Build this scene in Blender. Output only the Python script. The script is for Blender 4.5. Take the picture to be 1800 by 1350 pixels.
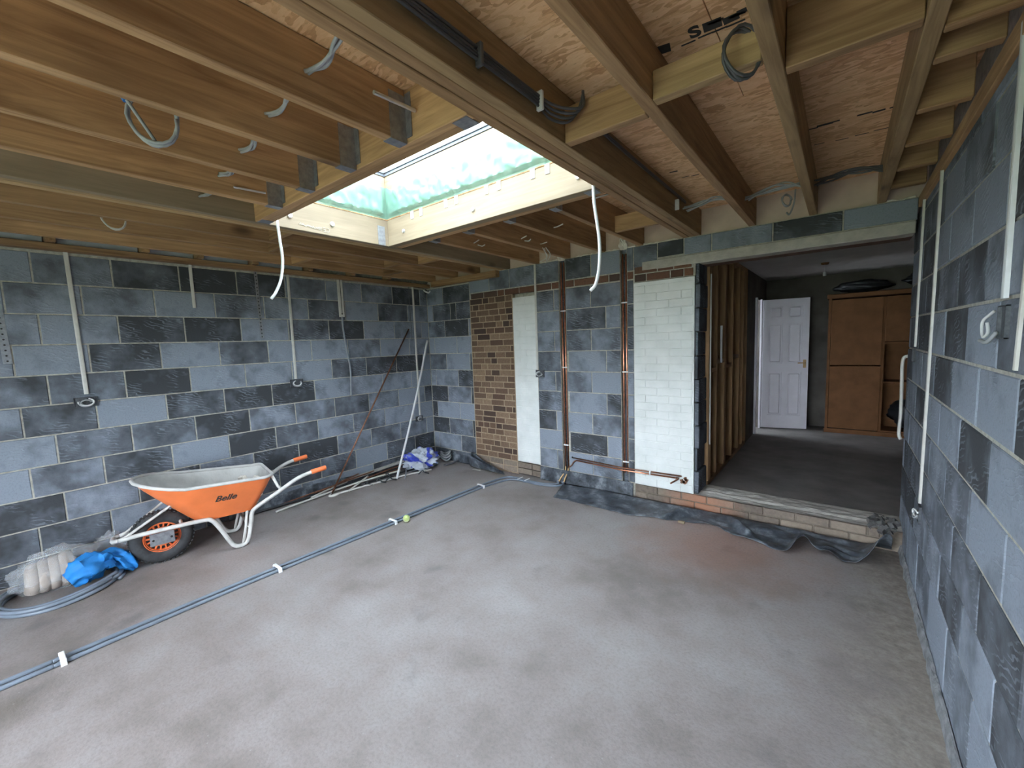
import bpy, bmesh, math, random
from mathutils import Vector, Matrix, noise as mnoise
for o in list(bpy.data.objects): bpy.data.objects.remove(o, do_unlink=True)
S = bpy.context.scene
C = S.collection
random.seed(7)
R = random.Random(11)
# ------------------------------------------------------------------ camera
CAM = Vector((4.6483, -3.9988, 1.6212)); YAW, PIT, ROL, FPX = -0.67, -0.0974, -0.0368, 736.35
def cam_axes():
    cy, sy, cp, sp = math.cos(YAW), math.sin(YAW), math.cos(PIT), math.sin(PIT)
    F = Vector((sy*cp, cy*cp, sp)); r = Vector((cy, -sy, 0)); U = r.cross(F)
    cr, sr = math.cos(ROL), math.sin(ROL)
    return F, r*cr+U*sr, U*cr-r*sr
CF, CR, CU = cam_axes()
cd = bpy.data.cameras.new('camera'); co = bpy.data.objects.new('camera', cd); C.objects.link(co)
cd.sensor_fit = 'HORIZONTAL'; cd.sensor_width = 36; cd.lens = FPX/1800*36; cd.clip_start = .02
m = Matrix((CR, CU, -CF)).transposed().to_4x4(); m.translation = CAM; co.matrix_world = m
S.camera = co
def PX(px, py, ax, v):
    """a point of the photograph on the plane where coordinate ax equals v"""
    d = CF*FPX + CR*(px-900) - CU*(py-675)
    return CAM + d*((v-CAM[ax])/d[ax])
# ------------------------------------------------------------------ light
W = bpy.data.worlds.new('world'); S.world = W; W.use_nodes = True
bg = W.node_tree.nodes['Background']; bg.inputs[0].default_value = (.76, .88, 1, 1); bg.inputs[1].default_value = 4.0
S.view_settings.view_transform = 'Standard'; S.view_settings.look = 'None'
S.view_settings.exposure = 2.78; S.view_settings.gamma = 1; S.view_settings.use_curve_mapping = False
# ------------------------------------------------------------------ helpers
class MB:
    def __init__(s): s.v = []; s.f = []; s.T = None
    def add(s, vs, fs):
        n = len(s.v)
        s.v += [Vector(v) if s.T is None else s.T @ Vector(v) for v in vs]; s.f += [tuple(i+n for i in f) for f in fs]; return s
    def box(s, x0, x1, y0, y1, z0, z1):
        return s.add([(x, y, z) for z in (z0, z1) for y in (y0, y1) for x in (x0, x1)],
                     [(0,2,3,1),(4,5,7,6),(0,1,5,4),(2,6,7,3),(0,4,6,2),(1,3,7,5)])
    def cbox(s, x0, x1, y0, y1, z0, z1, b=.004):
        """box with all edges chamfered"""
        bm = bmesh.new(); bmesh.ops.create_cube(bm, size=1)
        for v in bm.verts: v.co = Vector(((x0+x1)/2+v.co.x*(x1-x0), (y0+y1)/2+v.co.y*(y1-y0), (z0+z1)/2+v.co.z*(z1-z0)))
        bmesh.ops.bevel(bm, geom=bm.edges[:], offset=b, segments=1, affect='EDGES')
        bm.verts.index_update(); s.add([v.co.copy() for v in bm.verts], [[v.index for v in f.verts] for f in bm.faces]); bm.free(); return s
    def obox(s, a, b, w, h, up=(0,0,1)):
        """bar from a to b, w wide and h high"""
        a, b = Vector(a), Vector(b); d = (b-a).normalized(); u = Vector(up); x = d.cross(u).normalized(); u = x.cross(d)
        vs = [p+x*(i*w/2)+u*(j*h/2) for p in (a, b) for j in (-1, 1) for i in (-1, 1)]
        return s.add(vs, [(0,2,3,1),(4,5,7,6),(0,1,5,4),(2,6,7,3),(0,4,6,2),(1,3,7,5)])
    def tube(s, pts, r, n=8, cap=True, closed=False):
        pts = [Vector(p) for p in pts]; N = len(pts); rs = r if isinstance(r, (list, tuple)) else [r]*N
        vs = []; up = None
        for i, p in enumerate(pts):
            if closed: d = (pts[(i+1) % N]-pts[i-1]).normalized()
            else: d = (pts[min(i+1, N-1)]-pts[max(i-1, 0)]).normalized()
            if up is None: up = Vector((0,0,1)) if abs(d.z) < .9 else Vector((1,0,0))
            x = d.cross(up).normalized(); up = x.cross(d).normalized()
            vs += [p+(x*math.cos(a)+up*math.sin(a))*rs[i] for a in [2*math.pi*k/n for k in range(n)]]
        fs = []
        for i in range(N if closed else N-1):
            j = (i+1) % N
            fs += [(i*n+k, i*n+(k+1) % n, j*n+(k+1) % n, j*n+k) for k in range(n)]
        if cap and not closed: fs += [tuple(range(n))[::-1], tuple((N-1)*n+k for k in range(n))]
        return s.add(vs, fs)
    def lathe(s, prof, axis_o, axis_d, n=32):
        """prof: list of (radius, along)"""
        o, d = Vector(axis_o), Vector(axis_d).normalized(); u = Vector((0,0,1)) if abs(d.z) < .9 else Vector((1,0,0))
        x = d.cross(u).normalized(); u = x.cross(d)
        vs = [o+d*a+(x*math.cos(t)+u*math.sin(t))*r for r, a in prof for t in [2*math.pi*k/n for k in range(n)]]
        fs = [(i*n+k, i*n+(k+1) % n, (i+1)*n+(k+1) % n, (i+1)*n+k) for i in range(len(prof)-1) for k in range(n)]
        return s.add(vs, fs)
    def grid(s, fn, nu, nv, thick=None):
        vs = [Vector(fn(i/nu, j/nv)) for i in range(nu+1) for j in range(nv+1)]
        fs = [(i*(nv+1)+j, (i+1)*(nv+1)+j, (i+1)*(nv+1)+j+1, i*(nv+1)+j+1) for i in range(nu) for j in range(nv)]
        return s.add(vs, fs)
    def build(s, name, mat, parent=None, smooth=False):
        xs = [v.x for v in s.v]; ys = [v.y for v in s.v]; zs = [v.z for v in s.v]
        o = Vector(((min(xs)+max(xs))/2, (min(ys)+max(ys))/2, min(zs)))
        me = bpy.data.meshes.new(name); me.from_pydata([v-o for v in s.v], [], s.f); me.update()
        bm = bmesh.new(); bm.from_mesh(me); bmesh.ops.recalc_face_normals(bm, faces=bm.faces[:]); bm.to_mesh(me); bm.free()
        if mat: me.materials.append(mat)
        if smooth:
            for p in me.polygons: p.use_smooth = True
        ob = bpy.data.objects.new(name, me); C.objects.link(ob)
        place(ob, o, parent); return ob
WORLD = {}
def place(ob, o, parent=None):
    WORLD[ob] = Vector(o)
    if parent is not None: ob.parent = parent; ob.location = Vector(o)-WORLD[parent]
    else: ob.location = o
def empty(name, loc, parent=None):
    o = bpy.data.objects.new(name, None); C.objects.link(o); o.empty_display_size = .1; place(o, loc, parent); return o
def tag(o, label, cat, group=None):
    o['label'] = label; o['category'] = cat
    if group: o['group'] = group
    return o
def struct(o): o['kind'] = 'structure'; return o
def smooth_by_angle(ob, deg=40):
    me = ob.data
    for p in me.polygons: p.use_smooth = True
    try: me.set_sharp_from_angle(angle=math.radians(deg))
    except Exception: pass
    return ob
def spline(pts, n=8):
    pts = [Vector(p) for p in pts]; P = [pts[0]*2-pts[1]]+pts+[pts[-1]*2-pts[-2]]; out = []
    for i in range(1, len(P)-2):
        a, b, c, d = P[i-1:i+3]
        for k in range(n):
            t = k/n
            out.append(.5*((2*b)+(c-a)*t+(2*a-5*b+4*c-d)*t*t+(3*b-a-3*c+d)*t**3))
    out.append(pts[-1]); return out
def fbm(p, sc=1, oc=4):
    return mnoise.fractal(Vector(p)*sc, 1.0, 2.0, oc)
# ------------------------------------------------------------------ materials
class NT:
    def __init__(s, name):
        s.m = bpy.data.materials.new(name); s.m.use_nodes = True; s.t = s.m.node_tree; s.t.nodes.clear()
        s.out = s.t.nodes.new('ShaderNodeOutputMaterial'); s.b = s.t.nodes.new('ShaderNodeBsdfPrincipled')
        s.t.links.new(s.b.outputs[0], s.out.inputs[0])
    def n(s, typ, ins=None, **kw):
        nd = s.t.nodes.new(typ)
        for k, v in kw.items(): setattr(nd, k, v)
        for k, v in (ins or {}).items(): s.set(nd.inputs[k], v)
        return nd
    def set(s, sock, v):
        if isinstance(v, bpy.types.NodeSocket): s.t.links.new(v, sock)
        elif isinstance(v, tuple) and len(v) == 3 and sock.type == 'RGBA': sock.default_value = (*v, 1)
        else: sock.default_value = v
    def pos(s, scale=(1,1,1), loc=None):
        g = s.n('ShaderNodeNewGeometry').outputs['Position']
        mp = s.n('ShaderNodeMapping', {'Vector': g, 'Scale': scale})
        if loc is not None: s.set(mp.inputs['Location'], loc)
        return mp.outputs[0]
    def noise(s, vec, scale, detail=4, rough=.55, dist=0):
        return s.n('ShaderNodeTexNoise', {'Vector': vec, 'Scale': scale, 'Detail': detail, 'Roughness': rough, 'Distortion': dist}).outputs[0]
    def ramp(s, fac, stops, interp='LINEAR'):
        r = s.n('ShaderNodeValToRGB', {0: fac}); r.color_ramp.interpolation = interp
        e = r.color_ramp.elements
        while len(e) < len(stops): e.new(.5)
        for i, (p, c) in enumerate(stops):
            e[i].position = p; e[i].color = (*c, 1) if isinstance(c, tuple) else (c, c, c, 1)
        return r.outputs[0]
    def mix(s, f, a, b, mode='MIX'):
        nd = s.n('ShaderNodeMix', data_type='RGBA', blend_type=mode); s.set(nd.inputs[0], f); s.set(nd.inputs[6], a); s.set(nd.inputs[7], b); return nd.outputs[2]
    def math(s, op, a, b=0.0, c=None):
        nd = s.n('ShaderNodeMath', operation=op); s.set(nd.inputs[0], a); s.set(nd.inputs[1], b)
        if c is not None: s.set(nd.inputs[2], c)
        return nd.outputs[0]
    def rnd(s): return s.n('ShaderNodeObjectInfo').outputs['Random']
    def bump(s, h, strength, dist=.01):
        s.set(s.b.inputs['Normal'], s.n('ShaderNodeBump', {'Height': h, 'Strength': strength, 'Distance': dist}).outputs[0])
    def done(s, col=None, rough=None, **kw):
        if col is not None: s.set(s.b.inputs['Base Color'], col)
        if rough is not None: s.set(s.b.inputs['Roughness'], rough)
        for k, v in kw.items(): s.set(s.b.inputs[k.replace('_', ' ')], v)
        return s.m
MAT = {}
def simple(name, c, rough=.6, var=.15, scale=12, bump=0, **kw):
    t = NT(name); f = t.noise(t.pos(), scale)
    lo = tuple(x*(1-var) for x in c); hi = tuple(min(1, x*(1+var)) for x in c)
    col = t.ramp(f, [(.3, lo), (.7, hi)])
    if bump: t.bump(t.noise(t.pos(), scale*4), bump)
    MAT[name] = t.done(col, rough, **kw); return MAT[name]
def blocks_mat(name, dark, light, bias=0.0):
    t = NT(name); r = t.rnd(); p = t.pos()
    off = t.n('ShaderNodeCombineXYZ', {0: t.math('MULTIPLY', r, 31.0), 1: t.math('MULTIPLY', r, 17.0), 2: t.math('MULTIPLY', r, 53.0)}).outputs[0]
    pv = t.n('ShaderNodeVectorMath', {0: p, 1: off}, operation='ADD').outputs[0]
    big = t.noise(pv, 4.5, 3, .6)
    f = t.math('ADD', t.math('MULTIPLY', r, .95), t.math('MULTIPLY', t.math('SUBTRACT', big, .5), 1.5))
    f = t.math('ADD', f, bias)
    base = t.ramp(f, [(.1, dark), (.42, tuple((a*1.2+b)/2.6 for a, b in zip(dark, light))), (.8, light)])
    # drag marks left by the mould
    mp = t.n('ShaderNodeMapping', {'Vector': pv, 'Scale': (1, 1, 2.2), 'Rotation': (.5, .5, .6)}).outputs[0]
    sc = t.n('ShaderNodeTexWave', {'Vector': mp, 'Scale': 9, 'Distortion': 9, 'Detail': 2, 'Detail Scale': 1.2}, wave_type='BANDS', bands_direction='DIAGONAL').outputs[1]
    mask = t.ramp(t.noise(pv, 6, 2), [(.5, 0), (.62, 1)])
    scr = t.math('MULTIPLY', t.ramp(sc, [(.72, 0), (.9, 1)]), mask)
    fine = t.noise(p, 90, 3, .7)
    col = t.mix(t.math('MULTIPLY', scr, .3), base, tuple(min(1, x*1.5) for x in light))
    col = t.mix(t.ramp(fine, [(.3, .22), (.5, 0)]), col, tuple(x*.6 for x in dark))
    h = t.math('ADD', t.math('MULTIPLY', scr, .7), t.math('MULTIPLY', fine, .35))
    t.bump(h, .55, .006)
    MAT[name] = t.done(col, .78); return MAT[name]
def timber(name, ax, c1, c2, kn=(.09, .045, .02)):
    t = NT(name); sc = [1, 1, 1]; sc = tuple(.06 if i == ax else 1 for i in range(3)); r = t.rnd()
    off = t.n('ShaderNodeCombineXYZ', {0: t.math('MULTIPLY', r, 7.0), 1: t.math('MULTIPLY', r, 13.0), 2: t.math('MULTIPLY', r, 5.0)}).outputs[0]
    p = t.pos(sc); pv = t.n('ShaderNodeVectorMath', {0: p, 1: off}, operation='ADD').outputs[0]
    g = t.noise(pv, 26, 5, .6, 1.2); g2 = t.noise(pv, 5, 3)
    col = t.ramp(t.math('ADD', t.math('MULTIPLY', g, .6), t.math('MULTIPLY', g2, .4)), [(.3, c1), (.66, c2)])
    ks = tuple(.45 if i == ax else 1 for i in range(3)); kp = t.pos(ks); kv = t.n('ShaderNodeVectorMath', {0: kp, 1: off}, operation='ADD').outputs[0]
    vo = t.n('ShaderNodeTexVoronoi', {'Vector': kv, 'Scale': 3.6, 'Randomness': 1.0}).outputs['Distance']
    col = t.mix(t.ramp(vo, [(.05, .85), (.16, 0)]), col, kn)
    col = t.mix(t.math('MULTIPLY', t.ramp(t.noise(t.pos((1,1,1)), 1.7, 2), [(.5, 0), (.75, 1)]), .35), col, tuple(x*.55 for x in c1))
    hs = t.n('ShaderNodeHueSaturation', {'Color': col, 'Value': t.math('ADD', t.math('MULTIPLY', r, .45), .78)}).outputs[0]
    t.bump(g, .15, .004)
    MAT[name] = t.done(hs, .72); return MAT[name]
for i, a in enumerate('xyz'): timber('timber_'+a, i, (.165, .078, .029), (.50, .305, .15))
for i, a in enumerate('xyz'): timber('pale_timber_'+a, i, (.20, .145, .085), (.31, .235, .15), (.09, .05, .026))  # same wood as the joists; rooflight glare painted into a greyer, flatter tone
for i, a in enumerate('xyz'): timber('green_timber_'+a, i, (.18, .10, .04), (.50, .33, .165))
blocks_mat('block', (.038, .041, .046), (.225, .25, .295))
simple('mortar', (.38, .355, .30), .95, .25, 30, .4)
simple('mortar_step', (.19, .15, .115), .95, .25, 25, .3)
simple('mortar_dark', (.12, .115, .11), .95, .3, 30, .4)
simple('mortar_tan', (.34, .25, .165), .95, .2, 25, .3)
def bricks(name, cols, rough=.9):
    t = NT(name); r = t.rnd(); n = len(cols)
    c = t.ramp(r, [((i+.5)/n, c) for i, c in enumerate(cols)]); f = t.noise(t.pos(), 45, 4, .7)
    c = t.mix(t.ramp(f, [(.3, .5), (.65, 0)]), c, (.06, .035, .025)); t.bump(f, .5, .006)
    MAT[name] = t.done(c, rough)
bricks('brick', [(.062, .036, .026), (.21, .135, .085), (.095, .052, .034), (.28, .185, .115), (.13, .075, .046), (.24, .155, .095)])
bricks('brick_red', [(.17, .075, .045), (.10, .05, .035), (.28, .13, .07), (.075, .045, .035)])
t = NT('step_brick'); p = t.pos(); f = t.noise(p, 30, 4, .7)
c = t.ramp(t.math('ADD', t.math('MULTIPLY', t.rnd(), .4), t.math('MULTIPLY', f, .6)), [(.25, (.13, .10, .08)), (.75, (.30, .235, .18))])
d = t.n('ShaderNodeVectorMath', {0: p, 1: (3.66, 0, .04)}, operation='DISTANCE').outputs['Value']
c = t.mix(t.ramp(d, [(.05, .6), (.38, 0)]), c, (.45, .16, .075)); t.bump(f, .5, .006); MAT['step_brick'] = t.done(c, .95)
t = NT('white_brick'); f = t.noise(t.pos(), 40, 3); t.bump(f, .35, .005)
MAT['white_brick'] = t.done(t.ramp(t.noise(t.pos(), 5), [(.3, (.60, .61, .58)), (.7, (.72, .72, .69))]), .6)
# floor screed
t = NT('screed'); p = t.pos(); big = t.noise(p, .9, 4, .6); mid = t.noise(p, 4, 5, .65); fine = t.noise(p, 60, 3, .7)
c = t.ramp(t.math('ADD', t.math('MULTIPLY', big, .65), t.math('MULTIPLY', mid, .35)), [(.36, (.165, .138, .118)), (.5, (.262, .222, .210)), (.64, (.315, .285, .278))])
st = t.ramp(t.noise(t.pos((1, 1, 1), (3.1, .7, 0)), 2.6, 3, .5), [(.62, 0), (.72, 1)])
c = t.mix(t.math('MULTIPLY', st, .38), c, (.085, .08, .08))
sp = t.n('ShaderNodeTexVoronoi', {'Vector': p, 'Scale': 14.0}).outputs['Distance']
c = t.mix(t.ramp(sp, [(.03, .5), (.06, 0)]), c, (.36, .34, .32))
d = t.n('ShaderNodeVectorMath', {0: p, 1: (3.9, -.55, 0)}, operation='DISTANCE').outputs['Value']
dn = t.math('ADD', d, t.math('MULTIPLY', t.math('SUBTRACT', mid, .5), .7))
gx = t.math('ADD', t.math('MULTIPLY_ADD', t.n('ShaderNodeSeparateXYZ', {0: p}).outputs[0], 1.6, -7.35), t.math('MULTIPLY', t.math('SUBTRACT', mid, .5), 1.6))
c = t.mix(t.math('MULTIPLY', t.ramp(gx, [(.05, 0), (.6, 1)]), .6), c, t.ramp(t.noise(p, 18, 4, .7), [(.35, (.16, .125, .09)), (.65, (.34, .295, .235))]))
c = t.mix(t.ramp(dn, [(.15, .42), (.8, 0)]), c, (.36, .15, .085))
c = t.mix(t.ramp(fine, [(.3, .3), (.55, 0)]), c, (.11, .095, .085)); t.bump(t.math('ADD', fine, mid), .25, .006)
MAT['screed'] = t.done(c, t.ramp(mid, [(.3, .55), (.7, .85)]))
t = NT('old_screed'); p = t.pos(); f = t.noise(p, 3, 5); t.bump(t.noise(p, 40), .3, .006)
MAT['old_screed'] = t.done(t.ramp(f, [(.3, (.15, .135, .125)), (.7, (.25, .225, .21))]), .9)
# osb
def osb(name, c1, c2, c3):
    t = NT(name); p = t.pos((1, 2.6, 1)); vo = t.n('ShaderNodeTexVoronoi', {'Vector': t.n('ShaderNodeVectorMath', {0: p, 1: t.n('ShaderNodeTexNoise', {'Vector': p, 'Scale': 5.0}).outputs[1]}, operation='ADD').outputs[0], 'Scale': 9.0})
    g = t.noise(t.pos((1, 7, 1)), 14, 4, .7, 1.5)
    f = t.math('ADD', t.math('MULTIPLY', t.n('ShaderNodeSeparateColor', {0: vo.outputs['Color']}).outputs[0], .55), t.math('MULTIPLY', g, .5))
    c = t.ramp(f, [(.2, c1), (.5, c2), (.85, c3)]); crack = t.ramp(g, [(.27, .8), (.36, 0)])
    c = t.mix(crack, c, tuple(x*.3 for x in c1)); t.bump(f, .4, .006)
    MAT[name] = t.done(c, .7)
osb('osb', (.50, .26, .115), (.74, .445, .23), (.85, .57, .33))
simple('plaster_pink', (.52, .40, .32), .85, .12, 6, .15)
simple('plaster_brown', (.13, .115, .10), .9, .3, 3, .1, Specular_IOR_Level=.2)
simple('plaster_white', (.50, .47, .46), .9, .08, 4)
simple('concrete', (.42, .385, .34), .9, .15, 14, .3)
simple('white_plastic', (.62, .62, .61), .38, .06, 20)
simple('cream_plastic', (.56, .53, .48), .4, .08, 20)
simple('white_pvc', (.80, .80, .80), .3, .03, 10)
simple('grey_plastic', (.165, .19, .23), .36, .12, 10)
simple('grey_cable', (.29, .295, .30), .45, .1, 20)
simple('dark_cable', (.07, .07, .075), .45, .1, 20)
simple('black_plastic', (.018, .019, .021), .4, .2, 20)
simple('foil', (.55, .57, .60), .35, .1, 8, .1, Metallic=.5)
simple('galvanised', (.33, .34, .36), .42, .2, 40, 0, Metallic=.75)
simple('box_metal', (.10, .105, .115), .5, .3, 60, 0, Metallic=.5)
simple('copper', (.68, .29, .17), .28, .25, 25, 0, Metallic=.9)
simple('old_copper', (.22, .10, .06), .45, .4, 25, 0, Metallic=.6)
simple('brass', (.62, .40, .20), .3, .1, 20, 0, Metallic=.9)
simple('orange', (.72, .175, .05), .45, .12, 5, .05)
simple('orange_grip', (.75, .17, .05), .5, .05, 10)
simple('frame_paint', (.48, .46, .43), .45, .18, 14, .05)
simple('tub_dust', (.50, .48, .45), .85, .15, 9, .2)
simple('rubber', (.035, .035, .037), .8, .4, 20, .15)
simple('white_door', (.78, .74, .78), .45, .04, 5)
simple('blue_cloth', (.012, .19, .52), .7, .2, 8, .15)
simple('beige_foam', (.36, .30, .26), .9, .12, 15, .2)
simple('yellow_net', (.60, .58, .08), .5, .3, 30)
simple('tennis', (.42, .50, .18), .95, .2, 40, .4)
simple('ink', (.03, .028, .026), .8, .3, 30)
simple('stamp_ink', (.34, .29, .22), .8, .2, 60)
simple('wardrobe_wood', (.16, .075, .035), .8, .2, 6, 0, Specular_IOR_Level=.1)
simple('foam_white', (.68, .62, .54), .9, .15, 30, .4)
simple('bolt_zinc', (.62, .62, .60), .35, .1, 30, 0, Metallic=.7)
simple('frame_grey', (.12, .125, .135), .75, .1, 10)
simple('grass', (.10, .13, .05), .95, .4, 3)
simple('paving', (.34, .33, .31), .95, .2, 2)
t = NT('membrane'); p = t.pos(); f = t.noise(p, 7, 5, .7)
t.bump(t.noise(p, 18, 4), .25, .01); MAT['membrane'] = t.done(t.ramp(f, [(.36, (.022, .024, .028)), (.52, (.075, .085, .10)), (.68, (.24, .255, .275))]), t.ramp(f, [(.4, .32), (.7, .7)]))
t = NT('sack'); p = t.pos(); f = t.noise(p, 3.2, 2, .4, .8)
c = t.ramp(f, [(.57, (.46, .49, .53)), (.585, (.04, .06, .42)), (.64, (.05, .08, .50)), (.66, (.44, .47, .52))]); MAT['sack'] = t.done(c, .4)
def film(name, col, alpha, rough, trans):
    t = NT(name); tr = t.n('ShaderNodeBsdfTransparent', {0: (1, 1, 1)}); tl = t.n('ShaderNodeBsdfTranslucent', {0: col})
    t.done(col, rough); mx = t.n('ShaderNodeMixShader', {0: trans, 1: t.b.outputs[0], 2: tl.outputs[0]}); m2 = t.n('ShaderNodeMixShader', {0: alpha, 1: tr.outputs[0], 2: mx.outputs[0]})
    t.t.links.new(m2.outputs[0], t.out.inputs[0]); MAT[name] = t.m; return t
film('green_film', (.20, .42, .33), .66, .25, .35)
film('clear_film', (.80, .82, .84), .20, .1, .1)
t = NT('glass'); tr = t.n('ShaderNodeBsdfTransparent', {0: (.94, .96, .97)}); gl = t.n('ShaderNodeBsdfGlossy', {0: (1, 1, 1), 'Roughness': .02})
mx = t.n('ShaderNodeMixShader', {0: .05, 1: tr.outputs[0], 2: gl.outputs[0]}); t.t.links.new(mx.outputs[0], t.out.inputs[0]); MAT['glass'] = t.m
# ------------------------------------------------------------------ structure
WX = 5.03; ZJ = 2.50; ZD = 2.72; YF = -6.0
Z0 = 2.41                                    # top joint of the block coursing; courses are 225 mm
def zk(k): return Z0-.225*k
floor = struct(MB().box(-.1, WX+.1, YF-.1, .08, -.12, 0).build('floor', MAT['screed']))
# courses of blocks: pieces share one mesh per size
PIECE = {}
def piece(w, h, d, b, mat, jag=0):
    key = (round(w, 3), round(h, 3), d, b, mat, jag)
    if key not in PIECE:
        vs = []; rr = random.Random(hash(key[:2]) + jag)
        for yy, s in ((-d+0, -b), (-d+b, 0), (0, 0)):
            for x, z in ((-w/2-s*-1*0, 0), (w/2, 0), (w/2, h), (-w/2, h)):
                sx = (b if x < 0 else -b) if s else 0; sz = (b if z == 0 else -b) if s else 0
                vs.append((x+sx, yy, z+sz))
        fs = [(0, 1, 2, 3)]+[(i, (i+1) % 4, 4+(i+1) % 4, 4+i)[::-1] for i in range(4)]+[(4+i, 4+(i+1) % 4, 8+(i+1) % 4, 8+i)[::-1] for i in range(4)]
        me = bpy.data.meshes.new('masonry_piece'); me.from_pydata(vs, [], fs); me.materials.append(MAT[mat]); me.update(); PIECE[key] = me
    return PIECE[key]
def lay(wall, name, origin, rot, a, b, z0, z1, mat='block', joint=.010, proud=.0, b_=.004, depth=.03):
    """one block or brick whose face spans a..b along the wall and z0..z1"""
    w = b-a-joint; h = z1-z0-joint
    if w < .012 or h < .012: return
    o = bpy.data.objects.new(name, piece(w, h, depth, b_, mat)); C.objects.link(o)
    o.rotation_euler = (R.uniform(-.003, .003), R.uniform(-.002, .002), rot)
    c = (a+b)/2; p = proud+R.uniform(-.0015, .0025)
    dirv = {0: Vector((1, 0, 0)), 90: Vector((0, 1, 0)), -90: Vector((0, -1, 0)), 180: Vector((-1, 0, 0))}[round(math.degrees(rot))]
    nrm = Vector((dirv.y, -dirv.x, 0))       # face normal
    pt = Vector(origin)+dirv*c+nrm*(p-depth*0)
    place(o, Vector((pt.x, pt.y, z0+joint/2))-nrm*(-.0), wall)
    o.location -= nrm*(depth*0) if False else Vector((0, 0, 0))
    # piece local front is at -depth: push the mesh back so that its face is at the wall plane
    o.location -= nrm*(depth)
    return o
H90 = math.radians(90)
EVEN = [-.13, -.58, -1.03, -1.48, -1.93, -2.38, -2.83, -3.27, -3.70, -4.15, -4.60, -5.05, -5.5, -5.95]
ODD = [-.35, -.81, -1.26, -1.70, -2.15, -2.58, -3.02, -3.46, -3.85, -4.30, -4.75, -5.2, -5.65, -6.0]
# left wall
wl = struct(MB().box(-.14, -.005, YF-.1, .3, -.1, zk(0)+.015).build('wall_left', MAT['mortar']))
for k in range(0, 11):
    js = [0]+(EVEN if k % 2 == 0 else ODD)
    for i in range(len(js)-1):
        a, b = js[i+1], js[i]
        if b-a < .03: continue
        lay(wl, 'concrete_block', (0, 0, 0), H90, a, b, max(0, zk(k+1)), zk(k))
# back wall
wb = empty('wall_back', (2, .15, 0)); wb['kind'] = 'structure'
mb = MB()
for a, b in ((-.1, .83), (1.865, 2.182), (2.262, 2.893), (2.962, 3.03)): mb.box(a, b, .005, .06, 0, 2.5)
mb.box(-.1, 3.60, .06, .29, 0, 2.5); mb.box(.83, 1.53, .005, .06, 2.2, 2.5); mb.box(1.53, 1.865, .005, .06, 2.2, 2.5); mb.box(3.03, 3.60, .005, .06, 2.16, 2.5)
mb.build('mortar_bed', MAT['mortar'], wb)
for a, b in ((2.182, 2.262), (2.893, 2.962)): MB().box(a+.001, b-.001, .054, .0595, 0, 2.5).build('chase_back', MAT['block'], wb)
MB().box(.828, 1.532, .004, .07, 0, 2.2).build('mortar_bed', MAT['mortar_tan'], wb)
m2 = MB().box(1.532, 1.866, .003, .07, .17, 2.155); m2.box(3.03, 3.592, .003, .07, .155, 2.155); m2.build('painted_mortar_bed', MAT['white_brick'], wb)
def brow(z0, z1, xs, **kw):
    for a, b in zip(xs[:-1], xs[1:]): lay(wb, kw.get('name', 'concrete_block'), (0, 0, 0), 0, a, b, z0, z1, **{k: v for k, v in kw.items() if k != 'name'})
be = [0, .336, .785, .828]; bo = [0, .108, .555, .828]
for k in range(0, 11):
    xs = be if k % 2 == 0 else bo
    if k == 1: xs = [0, .109, .459, .565, .828]
    if k == 0: xs = [0, .323, .828]
    brow(max(0.0, zk(k+1)), zk(k), xs, mat='block')
for k in range(1, 10):
    z0, z1 = zk(k+1), zk(k)
    if k == 1: z1 = 2.19
    if k % 2: segs = [[1.868, 2.11, 2.183], [2.262, 2.562, 2.893], [2.962, 3.03]]
    else: segs = [[1.868, 2.183], [2.262, 2.283, 2.733, 2.893], [2.962, 3.03]]
    if k % 2 == 0: segs[1] = [2.262, 2.733, 2.893] if k in (2,) else segs[1]
    for xs in segs: brow(z0, z1, xs, mat='block')
# top course over the brick band
for xs in ([.828, 1.17, 1.49, 1.868, 2.183], [2.262, 2.572, 2.893], [2.962, 3.03, 3.262]): brow(2.275, 2.50, xs, mat='block')
brow(2.36, 2.50, [3.262, 3.50], mat='block')
# brick band
def brick_row(x0, x1, z0, z1, mat, name='brick', seq=None, st=0, **kw):
    x = x0; i = st
    seq = seq or [.225, .225]
    while x < x1-.02:
        w = seq[i % len(seq)]; i += 1; e = min(x1, x+w)
        if x1-e < .05: e = x1
        lay(wb, name, (0, 0, 0), 0, x, e, z0, z1, mat=mat, **kw); x = e
brick_row(.85, 2.183, 2.195, 2.272, 'brick_red', st=0, seq=[.225, .225, .11, .225])
brick_row(2.262, 2.893, 2.195, 2.272, 'brick_red', seq=[.11, .25, .15]); brick_row(2.962, 3.03, 2.195, 2.272, 'brick_red')
# brown brick panel
for i in range(27):
    z0 = .16+i*.0755; rr = random.Random(i*3+1)
    x = .832 - (.06 if i % 2 else 0); first = True
    while x < 1.525:
        w = rr.choice([.215, .215, .105, .105, .16, .14]); a = max(x, .832); b = min(x+w, 1.525)
        if 1.525-b < .045: b = 1.525
        if b-a > .03: lay(wb, 'brick', (0, 0, 0), 0, a, b, z0, z0+.0755, mat='brick', joint=.012, b_=.003)
        x = b if b == 1.525 else x+w
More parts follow.
